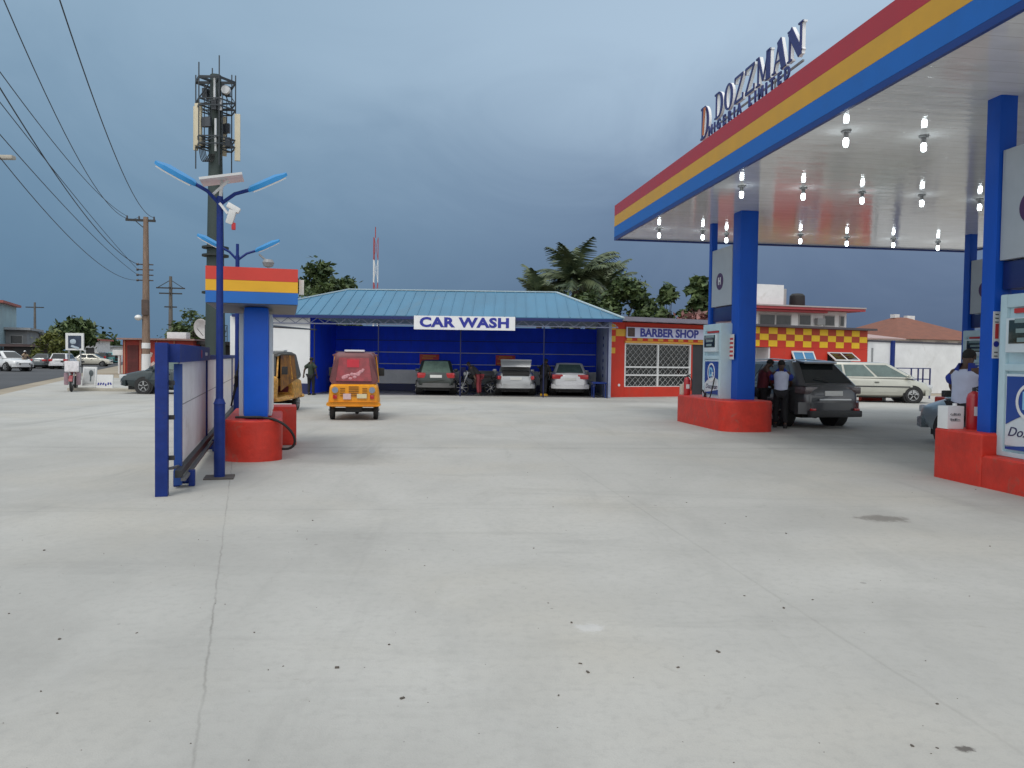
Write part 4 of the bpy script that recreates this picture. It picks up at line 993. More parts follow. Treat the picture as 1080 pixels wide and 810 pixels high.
def tree(label, x, y, h, w_, seed, mat=None, trunk_h=None, n=11000, leaf=.18, nclump=34, lowf=.30):
    rs = random.Random(seed); mat = mat or LG
    t = thing('tree', label, 'tree', (x, y, 0), 0, 'trees behind the buildings')
    zc0 = h * lowf; tr = MB()
    top = Vector((rs.uniform(-.3, .3), rs.uniform(-.3, .3), h * .72)); tr.tube([(0, 0, 0), (.05, .05, h * .25), top * .75, top], [w_ * .045, w_ * .036, w_ * .025, w_ * .008], n=8)
    cl = []
    for i in range(nclump):
        a = rs.random() * 6.28; f = rs.random(); z = zc0 + (h - zc0) * f
        R_ = w_ / 2 * math.sin(PI * min(.97, .18 + .78 * f)) ** .7 * math.sqrt(rs.random())
        c = Vector((R_ * math.cos(a), R_ * math.sin(a), z - .06 * h)); cr = w_ * rs.uniform(.09, .19); cl.append((c, cr))
        if i % 2 == 0:
            s0 = Vector((0, 0, 1)) * min(z * .6, h * .5); tr.tube([s0, (s0 + c) / 2 + Vector((0, 0, -.1)), c], [w_ * .016, w_ * .011, w_ * .004], n=5)
    tr.build('trunk', BARK, t, smooth=60)
    cb = MB()
    for i in range(n):
        c, cr = cl[rs.randrange(len(cl))]
        d = Vector((rs.gauss(0, 1), rs.gauss(0, 1), rs.gauss(0, .8))); d.normalize()
        leaf_quad(cb.bm, c + d * cr * (rs.random() ** .45) * (1.0 + 1.1 * rs.random() if rs.random() < .16 else 1), leaf * rs.choice((.5, .7, 1.0, 1.35)) * rs.uniform(.8, 1.2), rs)
    cb.build('crown', mat, t, smooth=0)
    return t
def palm(label, x, y, h, fl, seed, nf=22, lean=.0):
    rs = random.Random(seed)
    t = thing('palm_tree', label, 'palm tree', (x, y, 0), 0, 'palm trees behind the car wash')
    tp = Vector((lean, 0, h)); MB().tube([(0, 0, 0), (lean * .2, 0, h * .4), (lean * .6, 0, h * .75), tp], [.30, .22, .19, .22], n=9).build('trunk', BARK, t, smooth=60)
    cb = MB()
    for i in range(nf):
        a = 2 * PI * i / nf * 2.4 + rs.random() * .6; el = rs.uniform(-.15, 1.5); l = fl * rs.uniform(.75, 1.1)
        hd_ = Vector((math.cos(a), math.sin(a), 0)); pts = []
        for k in range(15):
            s = k / 14; ang = el - s * s * .95
            pts.append((pts[-1] if pts else tp) + (hd_ * math.cos(ang) + Vector((0, 0, math.sin(ang)))) * (l / 14 if pts else 0))
        cb.tube(pts, [.045 * (1 - .8 * k / 14) for k in range(15)], n=4)
        side = hd_.cross(Vector((0, 0, 1)))
        for k in range(2, 15):
            p = pts[k]; tg = (pts[k] - pts[k - 1]).normalized(); ll = l * .30 * math.sin(PI * min(.94, .16 + .8 * k / 14)) + .12
            for sub in (0, .5):
                p2_ = p - tg * (l / 14) * sub
                for sg in (-1, 1):
                    d = (side * sg * .8 + tg * .65 + Vector((0, 0, -.42 - .3 * rs.random()))).normalized(); wq = tg * .075
                    e_ = p2_ + d * ll * rs.uniform(.8, 1.1)
                    cb.bm.faces.new([cb.bm.verts.new(p2_ - wq), cb.bm.verts.new(p2_ + wq), cb.bm.verts.new(e_ + wq * .15), cb.bm.verts.new(e_ - wq * .15)])
    cb.build('crown', LP, t, smooth=0); return t
def X(px, d): return at(px, 378, d).x
palm('tallest palm, its feathery crown rising highest over the right end of the car wash roof', X(605, 56), 56, 7.1, 3.7, 4, 34)
palm('smaller palm left of the tallest one, just clearing the car wash ridge', X(568, 55), 55, 5.7, 2.9, 9, 24)
palm('leaning palm between the tallest palm and the bushy tree', X(630, 60), 60, 6.6, 3.4, 12, 26, .4)
tree('bushy dark tree right of the tallest palm', X(654, 54), 54, 7.0, 4.9, 21, lowf=.2)
tree('low dense shrubby tree under the tallest palm', X(618, 52), 52, 5.9, 5.0, 22, lowf=.2, n=7000)
tree('narrow tree with a pointed top behind the barber shop roof', X(704, 50), 50, 6.6, 2.0, 23, lowf=.35, n=2200, leaf=.28)
tree('narrow leafy tree close left of the slim canopy column', X(733, 50), 50, 6.9, 2.7, 24, lowf=.3, n=2600, leaf=.3)
tree('tall thin tree behind the thick blue canopy column', X(752, 52), 52, 6.6, 2.8, 28, lowf=.3, n=2200)
tree('round topped tree behind the left end of the car wash roof', X(335, 52), 52, 7.9, 4.6, 25, lowf=.25, n=5000)
tree('lower tree just right of the round topped one', X(362, 54), 54, 7.1, 3.2, 26, lowf=.25, n=3000)
tree('green tree behind the satellite dish and gate', X(204, 72), 72, 5.9, 4.6, 27, lowf=.1, n=4200)
tree('small shrubby tree left of the farther utility pole', X(188, 82), 82, 4.8, 4.0, 31, lowf=.1, n=2600)
tree('yellowish green tree beyond the parked white hatchback', X(54, 78), 78, 3.5, 3.2, 29, LY, lowf=.1, n=3000)
tree('taller dull green tree behind the framed roadside sign', X(80, 105), 105, 6.0, 6.0, 30, lowf=.15, n=4000, leaf=.36)
tree('distant tree at the far end of the road', X(108, 150), 150, 4.2, 8.0, 32, lowf=.1, n=2600, leaf=.5)
for k, (px, s_) in enumerate(((812, .5), (786, .4))):
    pass
fb = tree('bush with pinkish flowers behind the barber shop roof', X(735, 46), 46, 4.5, 2.9, 33, leafmat('pink_flower_leaf', (.10, .05, .04), (.30, .13, .12)), lowf=.5, n=1500, leaf=.2)

# ------------------------------------------------------------------ left background across the road
def shop_block(label, px0, px1, d, h, wallm, storeys, roofm, rz=-20, dep=8):
    a, c = at(px0, 378, d), at(px1, 378, d); wd = (c - a).length / max(.3, math.cos(rad(rz)))
    t = thing('building', label, 'building', (a.x, a.y, 0), rad(rz))
    MB().box((wd / 2, dep / 2, h / 2), (wd, dep, h)).build('wall', wallm, t, smooth=0)
    b = MB(); b.box((wd / 2, dep / 2 - .3, h + .12), (wd + .9, dep + 1.2, .25)); b.build('roof', roofm, t, smooth=0)
    for s in range(storeys):
        n = max(1, int(wd / 3.2))
        for k in range(n):
            if s == 0: f = MB().box((wd * (k + .5) / n, -.02, 1.15), (wd / n * .6, .1, 2.3)).build('door', DARK, t, smooth=0)
            else: winbox(t, wd * (k + .5) / n, h * .74, min(1.6, wd / n * .6), min(1.2, h * .24))
    return t, wd
MINT = M('mint_wall', (.30, .42, .46), .7, var=.12, scale=.8); GRYW = M('grey_render', (.26, .27, .28), .8, var=.2, scale=.8); PNKW = M('faded_pink_wall', (.36, .32, .33), .8, var=.2, scale=.8)
RROOF = M('roof_rust_red', (.34, .10, .08), .6, var=.15); GROOF = M('roof_sheet_grey', (.30, .32, .34), .5, var=.2)
t, wd = shop_block('pale blue two storey building with a red roof at the left edge', -112, -24, 78, 6.6, MINT, 2, RROOF, 23, 9)
b = MB(); b.box((wd - 1.2, -1.1, 4.4), (2.2, 2.2, .3)); b.box((wd - .3, -2, 2.12), (.25, .25, 4.24)); b.build('balcony', OFFW, t, smooth=0)
MB().box((wd - 1.6, -2.3, 3.2), (1.6, .1, 2.2)).build('sign_panel', M('sky_sign', (.30, .52, .62), .5), t)
t, wd = shop_block('grey two storey shop block with one dark upper window', 6, 24, 84, 3.9, GRYW, 2, GROOF, 23, 8)
t, wd = shop_block('faded pink shop block with a patched sheet roof', 25, 43, 92, 3.6, PNKW, 2, GROOF, 23, 8)
t, wd = shop_block('long low dark shop row behind the parked cars', 4, 44, 80, 2.1, M('dark_shop_wall', (.07, .055, .055), .8, var=.3), 1, M('dark_awning', (.09, .06, .06), .7, var=.2), 23, 3)
t, wd = shop_block('low white building at the far end of the road', 100, 122, 140, 2.6, WHITEW, 1, GROOF, -10, 8)
t, wd = shop_block('small cream shop at the bend of the far street', 88, 101, 118, 3.4, OFFW, 1, RROOF, 10, 6)
t, wd = shop_block('low grey shop behind the gate with a satellite dish on its roof', 176, 262, 62, 2.35, M('low_shop_wall', (.33, .33, .34), .8, var=.15), 1, M('roof_dark', (.04, .04, .045), .6), 8, 6)
dsh = thing('satellite_dish', 'white satellite dish on the low roof behind the gate', 'satellite dish', at(211, 358, 62) + Vector((0, .8, 0)), rad(-20))
b = MB(); b.lathe([(.001, .0), (.35, .03), (.65, .12), (.82, .22), (.80, .24), (.62, .15), (.001, .03)], axis='Y', n=22); b.bm.transform(Matrix.Translation((0, 0, .9)) @ Matrix.Rotation(PI + .25, 4, 'X')); b.build('reflector', OFFW, dsh, smooth=60)
b = MB(); b.cyl((0, .1, -.45), (0, .1, .9), .05, n=8); b.bar((0, -.1, .3), (0, -.75, .85), .03); b.build('mount', DARK, dsh)
g = at(228, 356, 60); b = MB()
for x in (-.8, 0, .8): b.bar((x, 0, -.35), (x, 0, .95), .05)
for z in (.1, .5, .93): b.bar((-.8, 0, z), (.8, 0, z), .05)
for k in range(8): b.bar((-.8 + .2 * k, 0, .1), (-.6 + .2 * k, 0, .93), .025)
tag(b.build('roof_railing', DARK, loc=g, rz=rad(8)), 'dark roof railing beside the satellite dish', 'railing')
# red kiosk
g = at(129, 378, 60)
kz = thing('red_kiosk', 'rusty red roadside kiosk behind the dark parked sedan', 'kiosk', (g.x, g.y, 0), rad(6))
KR = M('kiosk_red', (.34, .035, .025), .6, var=.3, scale=1.5)
b = MB(); b.box((2.6, 1.6, 1.3), (5.2, 3.0, 2.6)); b.build('wall', KR, kz, smooth=0)
b = MB(); b.box((2.6, 1.5, 2.68), (5.7, 4.0, .12)); b.build('roof', M('kiosk_roof', (.30, .19, .17), .6, var=.2), kz, smooth=0)
for x in (.15, 1.3, 2.5, 3.8): MB().box((x, .06, 1.3), (.10, .1, 2.55)).build('corner_post', M('kiosk_post', (.46, .18, .11), .6), kz)
MB().box((.75, .07, 1.15), (.8, .06, 2.1)).build('door', M('kiosk_dark', (.10, .02, .02), .7, var=.3), kz)
for k, (x, z) in enumerate(((1.85, 1.95), (2.05, 1.5), (1.75, 1.1), (2.2, .8), (3.1, 1.6))): MB().box((x, .085, z), (.22, .02, .34), ry=.3 * k).build('poster', M('poster_pale', (.55, .45, .42), .7, var=.4, scale=9), kz, smooth=0)
tag(MB().box((0, 0, .26), (1.5, .8, .5), bev=.05).build('roof_tank', WHITEW, loc=(g.x + 3.7, g.y + 1.4, 2.75)), 'white box tank on the red kiosk roof', 'tank')
# framed sign on a post, two leaning boards, slab
g = at(79, 378, 46)
sg_ = thing('roadside_sign', 'white framed roadside sign with a dark blue picture on a post', 'sign', (g.x, g.y, 0), rad(-5))
b = MB(); b.cyl((-.35, 0, 0), (-.35, 0, 1.75), .045, n=8); b.cyl((.35, 0, 0), (.35, 0, 1.75), .045, n=8); b.build('post', GREY, sg_)
o = MB().box((0, 0, 2.22), (1.10, .08, 1.0)).build('board', WHITE, sg_)
MB().box((.02, -.045, 2.2), (.80, .02, .74)).build('picture', M('sign_dark_blue', (.03, .045, .08), .5, var=.5, scale=5), o)
b = MB(); b.ball((-.08, -.05, 2.22), .2, (1, .1, .8), 10); b.box((.05, -.06, 1.9), (.5, .02, .12), ry=.3); b.build('picture_mark', M('mark_pale', (.4, .48, .55), .6, var=.3, scale=8), o)
g = gz(99, 412)
s1 = thing('notice_board', 'white framed notice board with a dark figure, leaning beside the kerb slab', 'notice board', (g.x, g.y, .12), rad(-6))
o = MB().box((-.18, 0, .48), (.60, .06, .80), rx=-.1).build('board', WHITE, s1); MB().box((-.18, -.04, .49), (.46, .02, .64), rx=-.1).build('picture', M('poster_grey', (.50, .52, .53), .6, var=.15), o)
b = MB(); b.ball((-.08, -.06, .62), .11, (.9, .1, 1.2), 10); b.box((-.1, -.055, .42), (.06, .02, .3), rx=-.1); b.build('dark_figure', M('figure_dark', (.10, .12, .13), .6), o)
s2 = thing('notice_board', 'low white board with rows of blue letters right of the framed one', 'notice board', (g.x + .52, g.y - .1, .12), rad(4))
o = MB().box((0, 0, .28), (.66, .06, .56), rx=-.08).build('board', WHITE, s2); b = MB(); rs = random.Random(5)
for k in range(6): b.box((-.25 + .1 * k, -.042, .14 + .05 * rs.random()), (.05, .02, .10), ry=rs.random() - .5)
b.build('lettering', SIGNBLUE, o, smooth=0)
tag(MB().box((.55, .1, .06), (2.9, 1.0, .12), bev=.02).build('kerb_slab', M('slab', (.42, .39, .33), .85, var=.15), loc=(g.x, g.y, 0)), 'pale concrete slab under the two leaning notice boards', 'slab')
g = gz(126, 394); b = MB(); b.cyl((0, 0, 0), (0, 0, 1.55), .10, n=10); b.box((0, 0, 1.62), (.9, .35, .42), bev=.03)
bp_ = thing('bollard_post', 'grey post with a white box top beside the red kiosk', 'post', (g.x, g.y, 0)); b.build('post', OFFW, bp_)

# ------------------------------------------------------------------ vehicles
def lerp(a, b, t): return a + (b - a) * t
def interp(tab, x):
    if x <= tab[0][0]: return tab[0][1]
    for (x0, y0), (x1, y1) in zip(tab, tab[1:]):
        if x <= x1: return lerp(y0, y1, (x - x0) / (x1 - x0))
    return tab[-1][1]
def wheel(parent, x, y, r, wd, s, rimm=None):
    """s = +1 outer face towards +y"""
    t = MB(); h = wd / 2
    t.lathe([(r * .66, -h), (r * .93, -h), (r, -h * .7), (r, h * .7), (r * .93, h), (r * .66, h), (r * .66, -h)], c=(x, y, r), axis='Y', n=26)
    w_ = t.build('wheel', BLACK, parent, smooth=40)
    q = MB(); f = y + s * h * .55
    q.lathe([(r * .68, y - s * h * .2), (r * .68, f + s * h * .3), (r * .62, f + s * h * .3), (r * .56, f), (.001, f - s * .01)], c=(x, 0, r), axis='Y', n=26)
    for k in range(5):
        a = 2 * PI * k / 5 + .3; q.bar((x + .04 * math.cos(a), f + s * .02, r + .04 * math.sin(a)), (x + r * .62 * math.cos(a), f + s * .03, r + r * .62 * math.sin(a)), .06, .03)
    q.build('rim', rimm or SILV, w_, smooth=40)
    return w_
def car(name, label, cat, loc, heading, S, group=None):
    t = thing(name, label, cat, loc, heading, group)
    Lh, W, zb, top, ends = S['L'] / 2, S['W'], S['zb'], S['top'], S.get('ends', .80); tin = S.get('tin', .16)
    paint = S['paint']
    def hw(x):
        q = abs(x) / Lh; return W / 2 * (1 - (1 - ends) * q ** 5 - .03 * q * q)
    def ring(x, off=0.0):
        h = hw(x) + off; zt = interp(top, x); q = abs(x) / Lh
        zz = zb + (.16 if x > 0 else .12) * max(0, q - .72) / .28
        d = zt - zz
        half = [(0, zz), (h * .78, zz), (h * .94, zz + .07), (h * .985, zz + d * .25), (h, zz + d * .45), (h * .985, zz + d * .66), (h * .955, zz + d * .84), (h * .90, zt - .035), (h * .80, zt), (0, zt + .025)]
        return [(x, y, z) for y, z in half] + [(x, -y, z) for y, z in half[-2:0:-1]]
    xs = sorted(set([p[0] for p in top] + [-Lh, -Lh + .05, -Lh + .14, -Lh + .3, Lh - .3, Lh - .14, Lh - .05, Lh] + [lerp(-Lh, Lh, k / 16) for k in range(17)]))
    rings = []
    for x in xs:
        q = Lh - abs(x); r = ring(x)
        if q < .06:                                                # rounded ends
            k = .90 if q < .01 else .965
            zc = (r[0][2] + r[9][2]) / 2; r = [(a, b_ * k, zc + (c - zc) * k) for a, b_, c in r]
        rings.append(r)
    b = MB(); b.loft(rings); body = b.build('body', paint, t, smooth=38)
    C = S['cab']; zt0, zr = C['z0'], C['z1']; w0, w1 = C['w0'] / 2, C['w1'] / 2
    def outl(tt, ins=0.0):
        xr, xf, hy = lerp(C['r0'], C['r1'], tt) + ins, lerp(C['f0'], C['f1'], tt) - ins, lerp(w0, w1, tt) - ins
        rd_ = .16; pts = []
        for (px, py, a0) in ((xf, hy, 0), (xr, hy, 90), (xr, -hy, 180), (xf, -hy, 270)):
            sx_, sy_ = (1 if px == xf else -1), (1 if py > 0 else -1)
            for k in range(5):
                a = rad(a0 + 22.5 * k); pts.append((px - sx_ * rd_ + rd_ * math.cos(a), py - sy_ * rd_ + rd_ * math.sin(a), lerp(zt0, zr, tt)))
        return pts
    b = MB(); r1_ = outl(1.0, .10)
    top_r = [(x, y, zr + .012) for x, y, z in outl(1.0, .22)]
    b.loft([outl(0), outl(.5), outl(.88), [(x, y, lerp(zt0, zr, .965)) for x, y, z in outl(.93, .02)], r1_, top_r]); cab = b.build('cabin', paint, t, smooth=30)
    gl = S.get('glass', GLASS)
    def pane(nm, pts, nrm, par=cab, mt=None):
        n = Vector(nrm); q = MB(); q.prism([Vector(p) + n * .008 for p in pts], n * -.03); return q.build(nm, mt or gl, par, smooth=0)
    tlo, thi = C.get('tlo', .10), C.get('thi', .84)
    for s in (-1, 1):
        sl = Vector((0, s * (zr - zt0), w0 - w1)).normalized()
        for (a, c_) in C['win']:
            P = []
            for (ss, tt) in ((a, tlo), (c_, tlo), (c_, thi), (a, thi)):
                xr, xf = lerp(C['r0'], C['r1'], tt) + .18, lerp(C['f0'], C['f1'], tt) - .18
                P.append((lerp(xr, xf, ss), s * lerp(w0, w1, tt), lerp(zt0, zr, tt)))
            pane('window', P, sl)
        # doors
        for (d0, d1) in S.get('doors', ()):
            rr = [ring(lerp(d0, d1, k / 5), .006) for k in range(6)]; q = MB()
            idx = (3, 4, 5, 6) if s > 0 else (15, 14, 13, 12)
            vs = [[q.bm.verts.new(r[i]) for i in idx] for r in rr]
            for A, B_ in zip(vs, vs[1:]):
                for k in range(3): q.bm.faces.new((A[k], A[k + 1], B_[k + 1], B_[k]))
            dr = q.build('door', paint, t, smooth=40)
            zz = interp(top, d0) - .17; MB().box((d0 + .14, s * (hw(d0) + .0), zz), (.17, .045, .03), bev=.008).build('handle', S.get('trim', DARK), dr)
        if 'strip' in S: MB().box((0, s * (W / 2 + .002), S['strip']), (S['L'] * .62, .03, .05), bev=.008).build('side_strip', DARK, t)
        mx_ = C['f0'] - .35; MB().box((mx_, s * (w0 + .12), zt0 + .10), (.10, .18, .13), bev=.03).build('mirror', S.get('mirror', paint), t)
        for x in S['wx']:
            wr = S['wr']; MB().cyl((x, s * (W / 2 - .3), wr), (x, s * (hw(x) + .004), wr + .01), wr + .055, n=26).build('wheel_arch', BLACK, t)
            wheel(t, x, s * (W / 2 - .085), wr, .21, s, S.get('rim'))
    for (nm, xa_, xb_, sg) in (('rear_window', C['r0'], C['r1'], -1), ('windshield', C['f0'], C['f1'], 1)):
        P = []; lo, hi = (C.get('rlo', .10), C.get('rhi', .82)) if sg < 0 else (.06, .88)
        for (yy_, tt) in ((-1, lo), (1, lo), (1, hi), (-1, hi)): P.append((lerp(xa_, xb_, tt), yy_ * (lerp(w0, w1, tt) - .13), lerp(zt0, zr, tt)))
        n = Vector((sg * (zr - zt0), 0, (xa_ - xb_) * (1 if sg > 0 else -1))).normalized()
        if n.z < 0 and sg > 0: n.z *= -1
        pane(nm, P, n)
    xe = Lh
    bmp = S.get('bumper', paint)
    for sg in (-1, 1):
        q = MB(); rings = []; bz, bh = S.get('bz', .42), S.get('bh', .24)
        for k in range(13):
            y = lerp(-1, 1, k / 12) * W * .475; dx = .10 * (abs(y) / (W * .475)) ** 4
            x0 = sg * (xe + .055 - dx * 2.2); x1 = sg * (xe - .30)
            rings.append([(x1, y, bz - bh / 2), (x0, y, bz - bh / 2 + .03), (x0, y, bz + bh / 2 - .03), (x1, y, bz + bh / 2)])
        q.loft(rings); q.build('bumper', bmp, t, smooth=40)
    tl = S['tail']                                                   # (z, height, width, y_outer)
    for s in (-1, 1):
        MB().box((-xe + tin, s * (tl[3] - tl[2] / 2), tl[0]), (.36, tl[2], tl[1]), rz=s * .14, bev=.03).build('tail_light', S.get('taillens', TAIL), t)
        MB().box((xe - .18, s * (W * ends / 2 - .19), S.get('hz', .68)), (.34, .36, .15), rz=-s * .22, bev=.04).build('headlight', LENS, t)
    MB().box((-xe - .005 - S.get('pin', 0), 0, S['pz']), (.03, .50, .12), bev=.005).build('number_plate', PLATE, t)
    MB().box((xe + .035, 0, .60), (.03, W * .5, .12), bev=.01).build('grille', DARK, t)
    q = MB(); q.box((0, 0, zb + .02), (S['L'] * .86, W * .7, .14)); q.cyl((-xe + .05, .45, zb - .01), (-xe + .5, .45, zb), .035, n=8); q.build('underbody', BLACK, t)
    return t, cab
def paint(key, c, rough=.25, metal=.5): return M(key, c, rough, metal, var=.05, scale=1.5, coat=.7)
SUVP = paint('suv_graphite', (.085, .088, .095), .3)
SEDAN_TOP = [(-2.2, .86), (-2.1, .98), (-1.35, 1.02), (-.9, .98), (.9, .95), (1.35, .92), (2.0, .78), (2.2, .62)]
def sedan(pt, **k):
    S = dict(L=4.4, W=1.72, zb=.21, top=SEDAN_TOP, paint=pt, ends=.82, wx=(-1.32, 1.36), wr=.31, doors=((-.85, .05), (.10, 1.02)),
             cab=dict(z0=.93, z1=1.43, r0=-1.62, r1=-.98, f0=1.22, f1=.42, w0=1.50, w1=1.14, win=((.06, .46), (.50, .95)), rhi=.86), tail=(.80, .19, .42, .78), pz=.74)
    S.update(k); return S
SUV = dict(L=4.72, W=1.84, zb=.30, top=[(-2.36, .86), (-2.26, 1.06), (-2.05, 1.10), (-1.2, 1.08), (.9, 1.03), (1.3, 1.02), (2.1, .90), (2.36, .70)], paint=SUVP, ends=.80, tin=.215, wx=(-1.38, 1.36), wr=.36,
           doors=((-1.05, -.1), (-.05, .95)), cab=dict(z0=1.04, z1=1.63, r0=-2.24, r1=-1.62, f0=1.25, f1=.35, w0=1.64, w1=1.20, win=((.05, .23), (.27, .60), (.64, .96)), rlo=.12, rhi=.90), tail=(.93, .17, .40, .82), pz=.86, bumper=SUVP, bz=.50, bh=.34, trim=SUVP, taillens=M('smoked_lens', (.10, .075, .08), .15, var=.3, scale=12, coat=.6))
# dark parked SUV at the pump
g = gz(876, 452)
suv, cab = car('parked_suv', 'dark grey SUV stopped beside the rounded red pump island', 'SUV', (7.14, 21.30, 0), rad(90 + 16), SUV)
b = MB(); b.prism([(-1.55, -.50, 1.615), (-1.55, .50, 1.615), (-1.84, .47, 1.575), (-1.84, -.47, 1.575)], (0, 0, .035)); b.build('spoiler', SUVP, suv)
b = MB(); b.box((-2.43, 0, .37), (.14, 1.46, .16), bev=.04); b.build('bumper_skirt', DARK, suv); b = MB(); b.box((-2.425, 0, .71), (.03, .9, .04), bev=.01); b.build('chrome_strip', SILV, suv)
b = MB(); b.bar((-2.17, 0, 1.16), (-2.10, .38, 1.22), .02); b.build('rear_wiper', BLACK, suv)
for s in (-1, 1): MB().box((-2.425, s * .62, .47), (.03, .16, .06), bev=.01).build('reflector', TAIL, suv); b = MB(); b.tube([(-1.4, s * .50, 1.645), (-.6, s * .52, 1.685), (.25, s * .50, 1.655)], .018); b.build('roof_rail', SILV, suv)
# silver minivan
van = dict(L=4.75, W=1.82, zb=.24, top=[(-2.37, .92), (-2.28, 1.02), (-1.2, 1.02), (1.2, 1.0), (1.55, .98), (2.15, .82), (2.37, .62)], paint=paint('minivan_champagne', (.50, .50, .44), .3, .3), ends=.84, wx=(-1.42, 1.60), wr=.33, doors=((-1.15, .0), (.05, 1.0)),
           cab=dict(z0=1.0, z1=1.64, r0=-2.27, r1=-1.95, f0=1.75, f1=.62, w0=1.66, w1=1.34, win=((.0, .27), (.30, .62), (.65, .98))), tail=(.95, .4, .2, .80), pz=.8, strip=.66, glass=PALEGL)
g = gz(919, 424.5)
car('parked_minivan', 'pale champagne minivan parked side on before the checkered shop', 'minivan', (g.x + .15, g.y + .9, 0), rad(-9), van)
# silver blue sedan behind the near island
S_ = sedan(paint('sedan_silver_blue', (.30, .36, .40), .28), glass=PALEGL, mirror=DARK, wx=(-1.32, 1.12), cab=dict(z0=.93, z1=1.43, r0=-1.62, r1=-.98, f0=1.42, f1=.62, w0=1.50, w1=1.14, win=((.06, .46), (.50, .95)), rhi=.86))
c0 = RF.p(11.30, 13.05); car('parked_sedan', 'silver blue sedan half hidden behind the near pump island', 'car', (c0.x, c0.y, 0), rad(90) + RF.a, S_)
# dark sedan left of the gate
S_ = sedan(paint('sedan_dark_teal', (.035, .05, .055), .25), glass=PALEGL, wx=(-1.32, 1.18))
car('parked_sedan', 'dark teal sedan with silver wheels parked side on left of the gate', 'car', (-13.28, 31.7, 0), rad(181), S_)
# cars in the car wash
wag = dict(L=4.3, W=1.70, zb=.24, top=[(-2.15, .82), (-2.08, .95), (-.9, .95), (.9, .93), (1.3, .92), (1.95, .76), (2.15, .62)], paint=paint('wagon_dark_green', (.035, .045, .042), .3), ends=.88, wx=(-1.3, 1.32), wr=.32, doors=((-.85, .05), (.1, 1.0)),
           cab=dict(z0=.92, z1=1.48, r0=-2.08, r1=-1.6, f0=1.2, f1=.4, w0=1.52, w1=1.22, win=((.04, .27), (.30, .62), (.66, .96)), rlo=.06, rhi=.92), tail=(.84, .22, .34, .80), pz=.80, bumper=M('bumper_grey', (.12, .12, .12), .5), glass=M('green_glass', (.13, .19, .16), .12, var=.25, scale=4, spec=.8))
g = gz(455, 416.8); car('parked_wagon', 'dark green station wagon seen from behind in the car wash', 'car', (g.x, g.y + 2.1, 0), rad(95), wag, 'cars in the car wash')
S_ = sedan(paint('sedan_silver', (.48, .49, .50), .3), tail=(.78, .16, .14, .80))
g = gz(542, 417.6); sv, cab = car('parked_sedan', 'silver sedan with its boot lid raised in the car wash', 'car', (g.x, g.y + 2.15, 0), rad(92), S_, 'cars in the car wash')
b = MB(); b.prism([(-1.55, -.62, 1.07), (-1.55, .62, 1.07), (-2.02, .66, 1.50), (-2.02, -.66, 1.50)], (.03, 0, .06)); lid = b.build('boot_lid', S_['paint'], sv)
b = MB(); b.prism([(-2.02, -.66, 1.50), (-2.02, .66, 1.50), (-2.14, .62, 1.24), (-2.14, -.62, 1.24)], (.05, 0, .03)); b.build('lid_edge', S_['paint'], lid)
MB().box((-1.86, 0, 1.0), (.52, 1.18, .10)).build('boot_opening', BLACK, sv)
MB().box((-2.215, 0, .93), (.03, 1.16, .13), bev=.01).build('boot_opening', BLACK, sv)
b = MB(); b.prism([(-.1, .84, .45), (.85, .84, .45), (.85, .84, 1.0), (-.1, .84, 1.0)], (0, .05, 0)); b.bm.transform(Matrix.Translation((.9, .84, 0)) @ Matrix.Rotation(-.9, 4, 'Z') @ Matrix.Translation((-.9, -.84, 0))); b.build('open_door', S_['paint'], sv)
S_ = sedan(paint('sedan_white', (.70, .70, .72), .3, .1), tail=(.84, .20, .46, .80), glass=PALEGL)
g = gz(603, 418); car('parked_sedan', 'white sedan with large red tail lamps at the right end of the car wash', 'car', (g.x, g.y + 2.15, 0), rad(88), S_, 'cars in the car wash')
# across the road
S_ = dict(SUV); S_.pop('taillens'); S_['paint'] = paint('suv_white', (.70, .71, .72), .3, .1); S_['bumper'] = S_['paint']; S_['trim'] = DARK
g = gz(4, 391.5); car('parked_suv', 'white SUV at the left edge across the road', 'SUV', (g.x - .5, g.y + 1.0, 0), rad(-24), S_, 'cars parked across the road')
S_ = dict(wag); S_['paint'] = MATS['sedan_white']; S_['bumper'] = MATS['sedan_white']; S_['glass'] = GLASS
g = gz(54, 389.3); car('parked_hatchback', 'white hatchback seen from behind across the road', 'car', (g.x, g.y + 2.1, 0), rad(106), S_, 'cars parked across the road')
S_ = sedan(paint('sedan_pale_cream', (.6, .58, .5), .3, .1)); g = gz(86, 386.5); car('parked_sedan', 'cream car with its nose behind the small parked motorcycle, far down the road', 'car', (g.x, g.y + 2, 0), rad(15), S_, 'cars parked across the road')
S_ = sedan(paint('sedan_grey', (.12, .14, .15), .3)); g = gz(34, 388.6); car('parked_sedan', 'dark grey sedan between the white SUV and the white hatchback', 'car', (g.x, g.y + 2.3, 0), rad(100), S_, 'cars parked across the road')
S_ = dict(van); S_['paint'] = paint('van_black', (.02, .022, .025), .35, .1); S_['glass'] = GLASS; S_.pop('strip')
g = gz(99, 384.5); car('minibus', 'dark minibus in the distance driving on the road', 'van', (g.x, g.y + 2, 0), rad(110), S_, None)

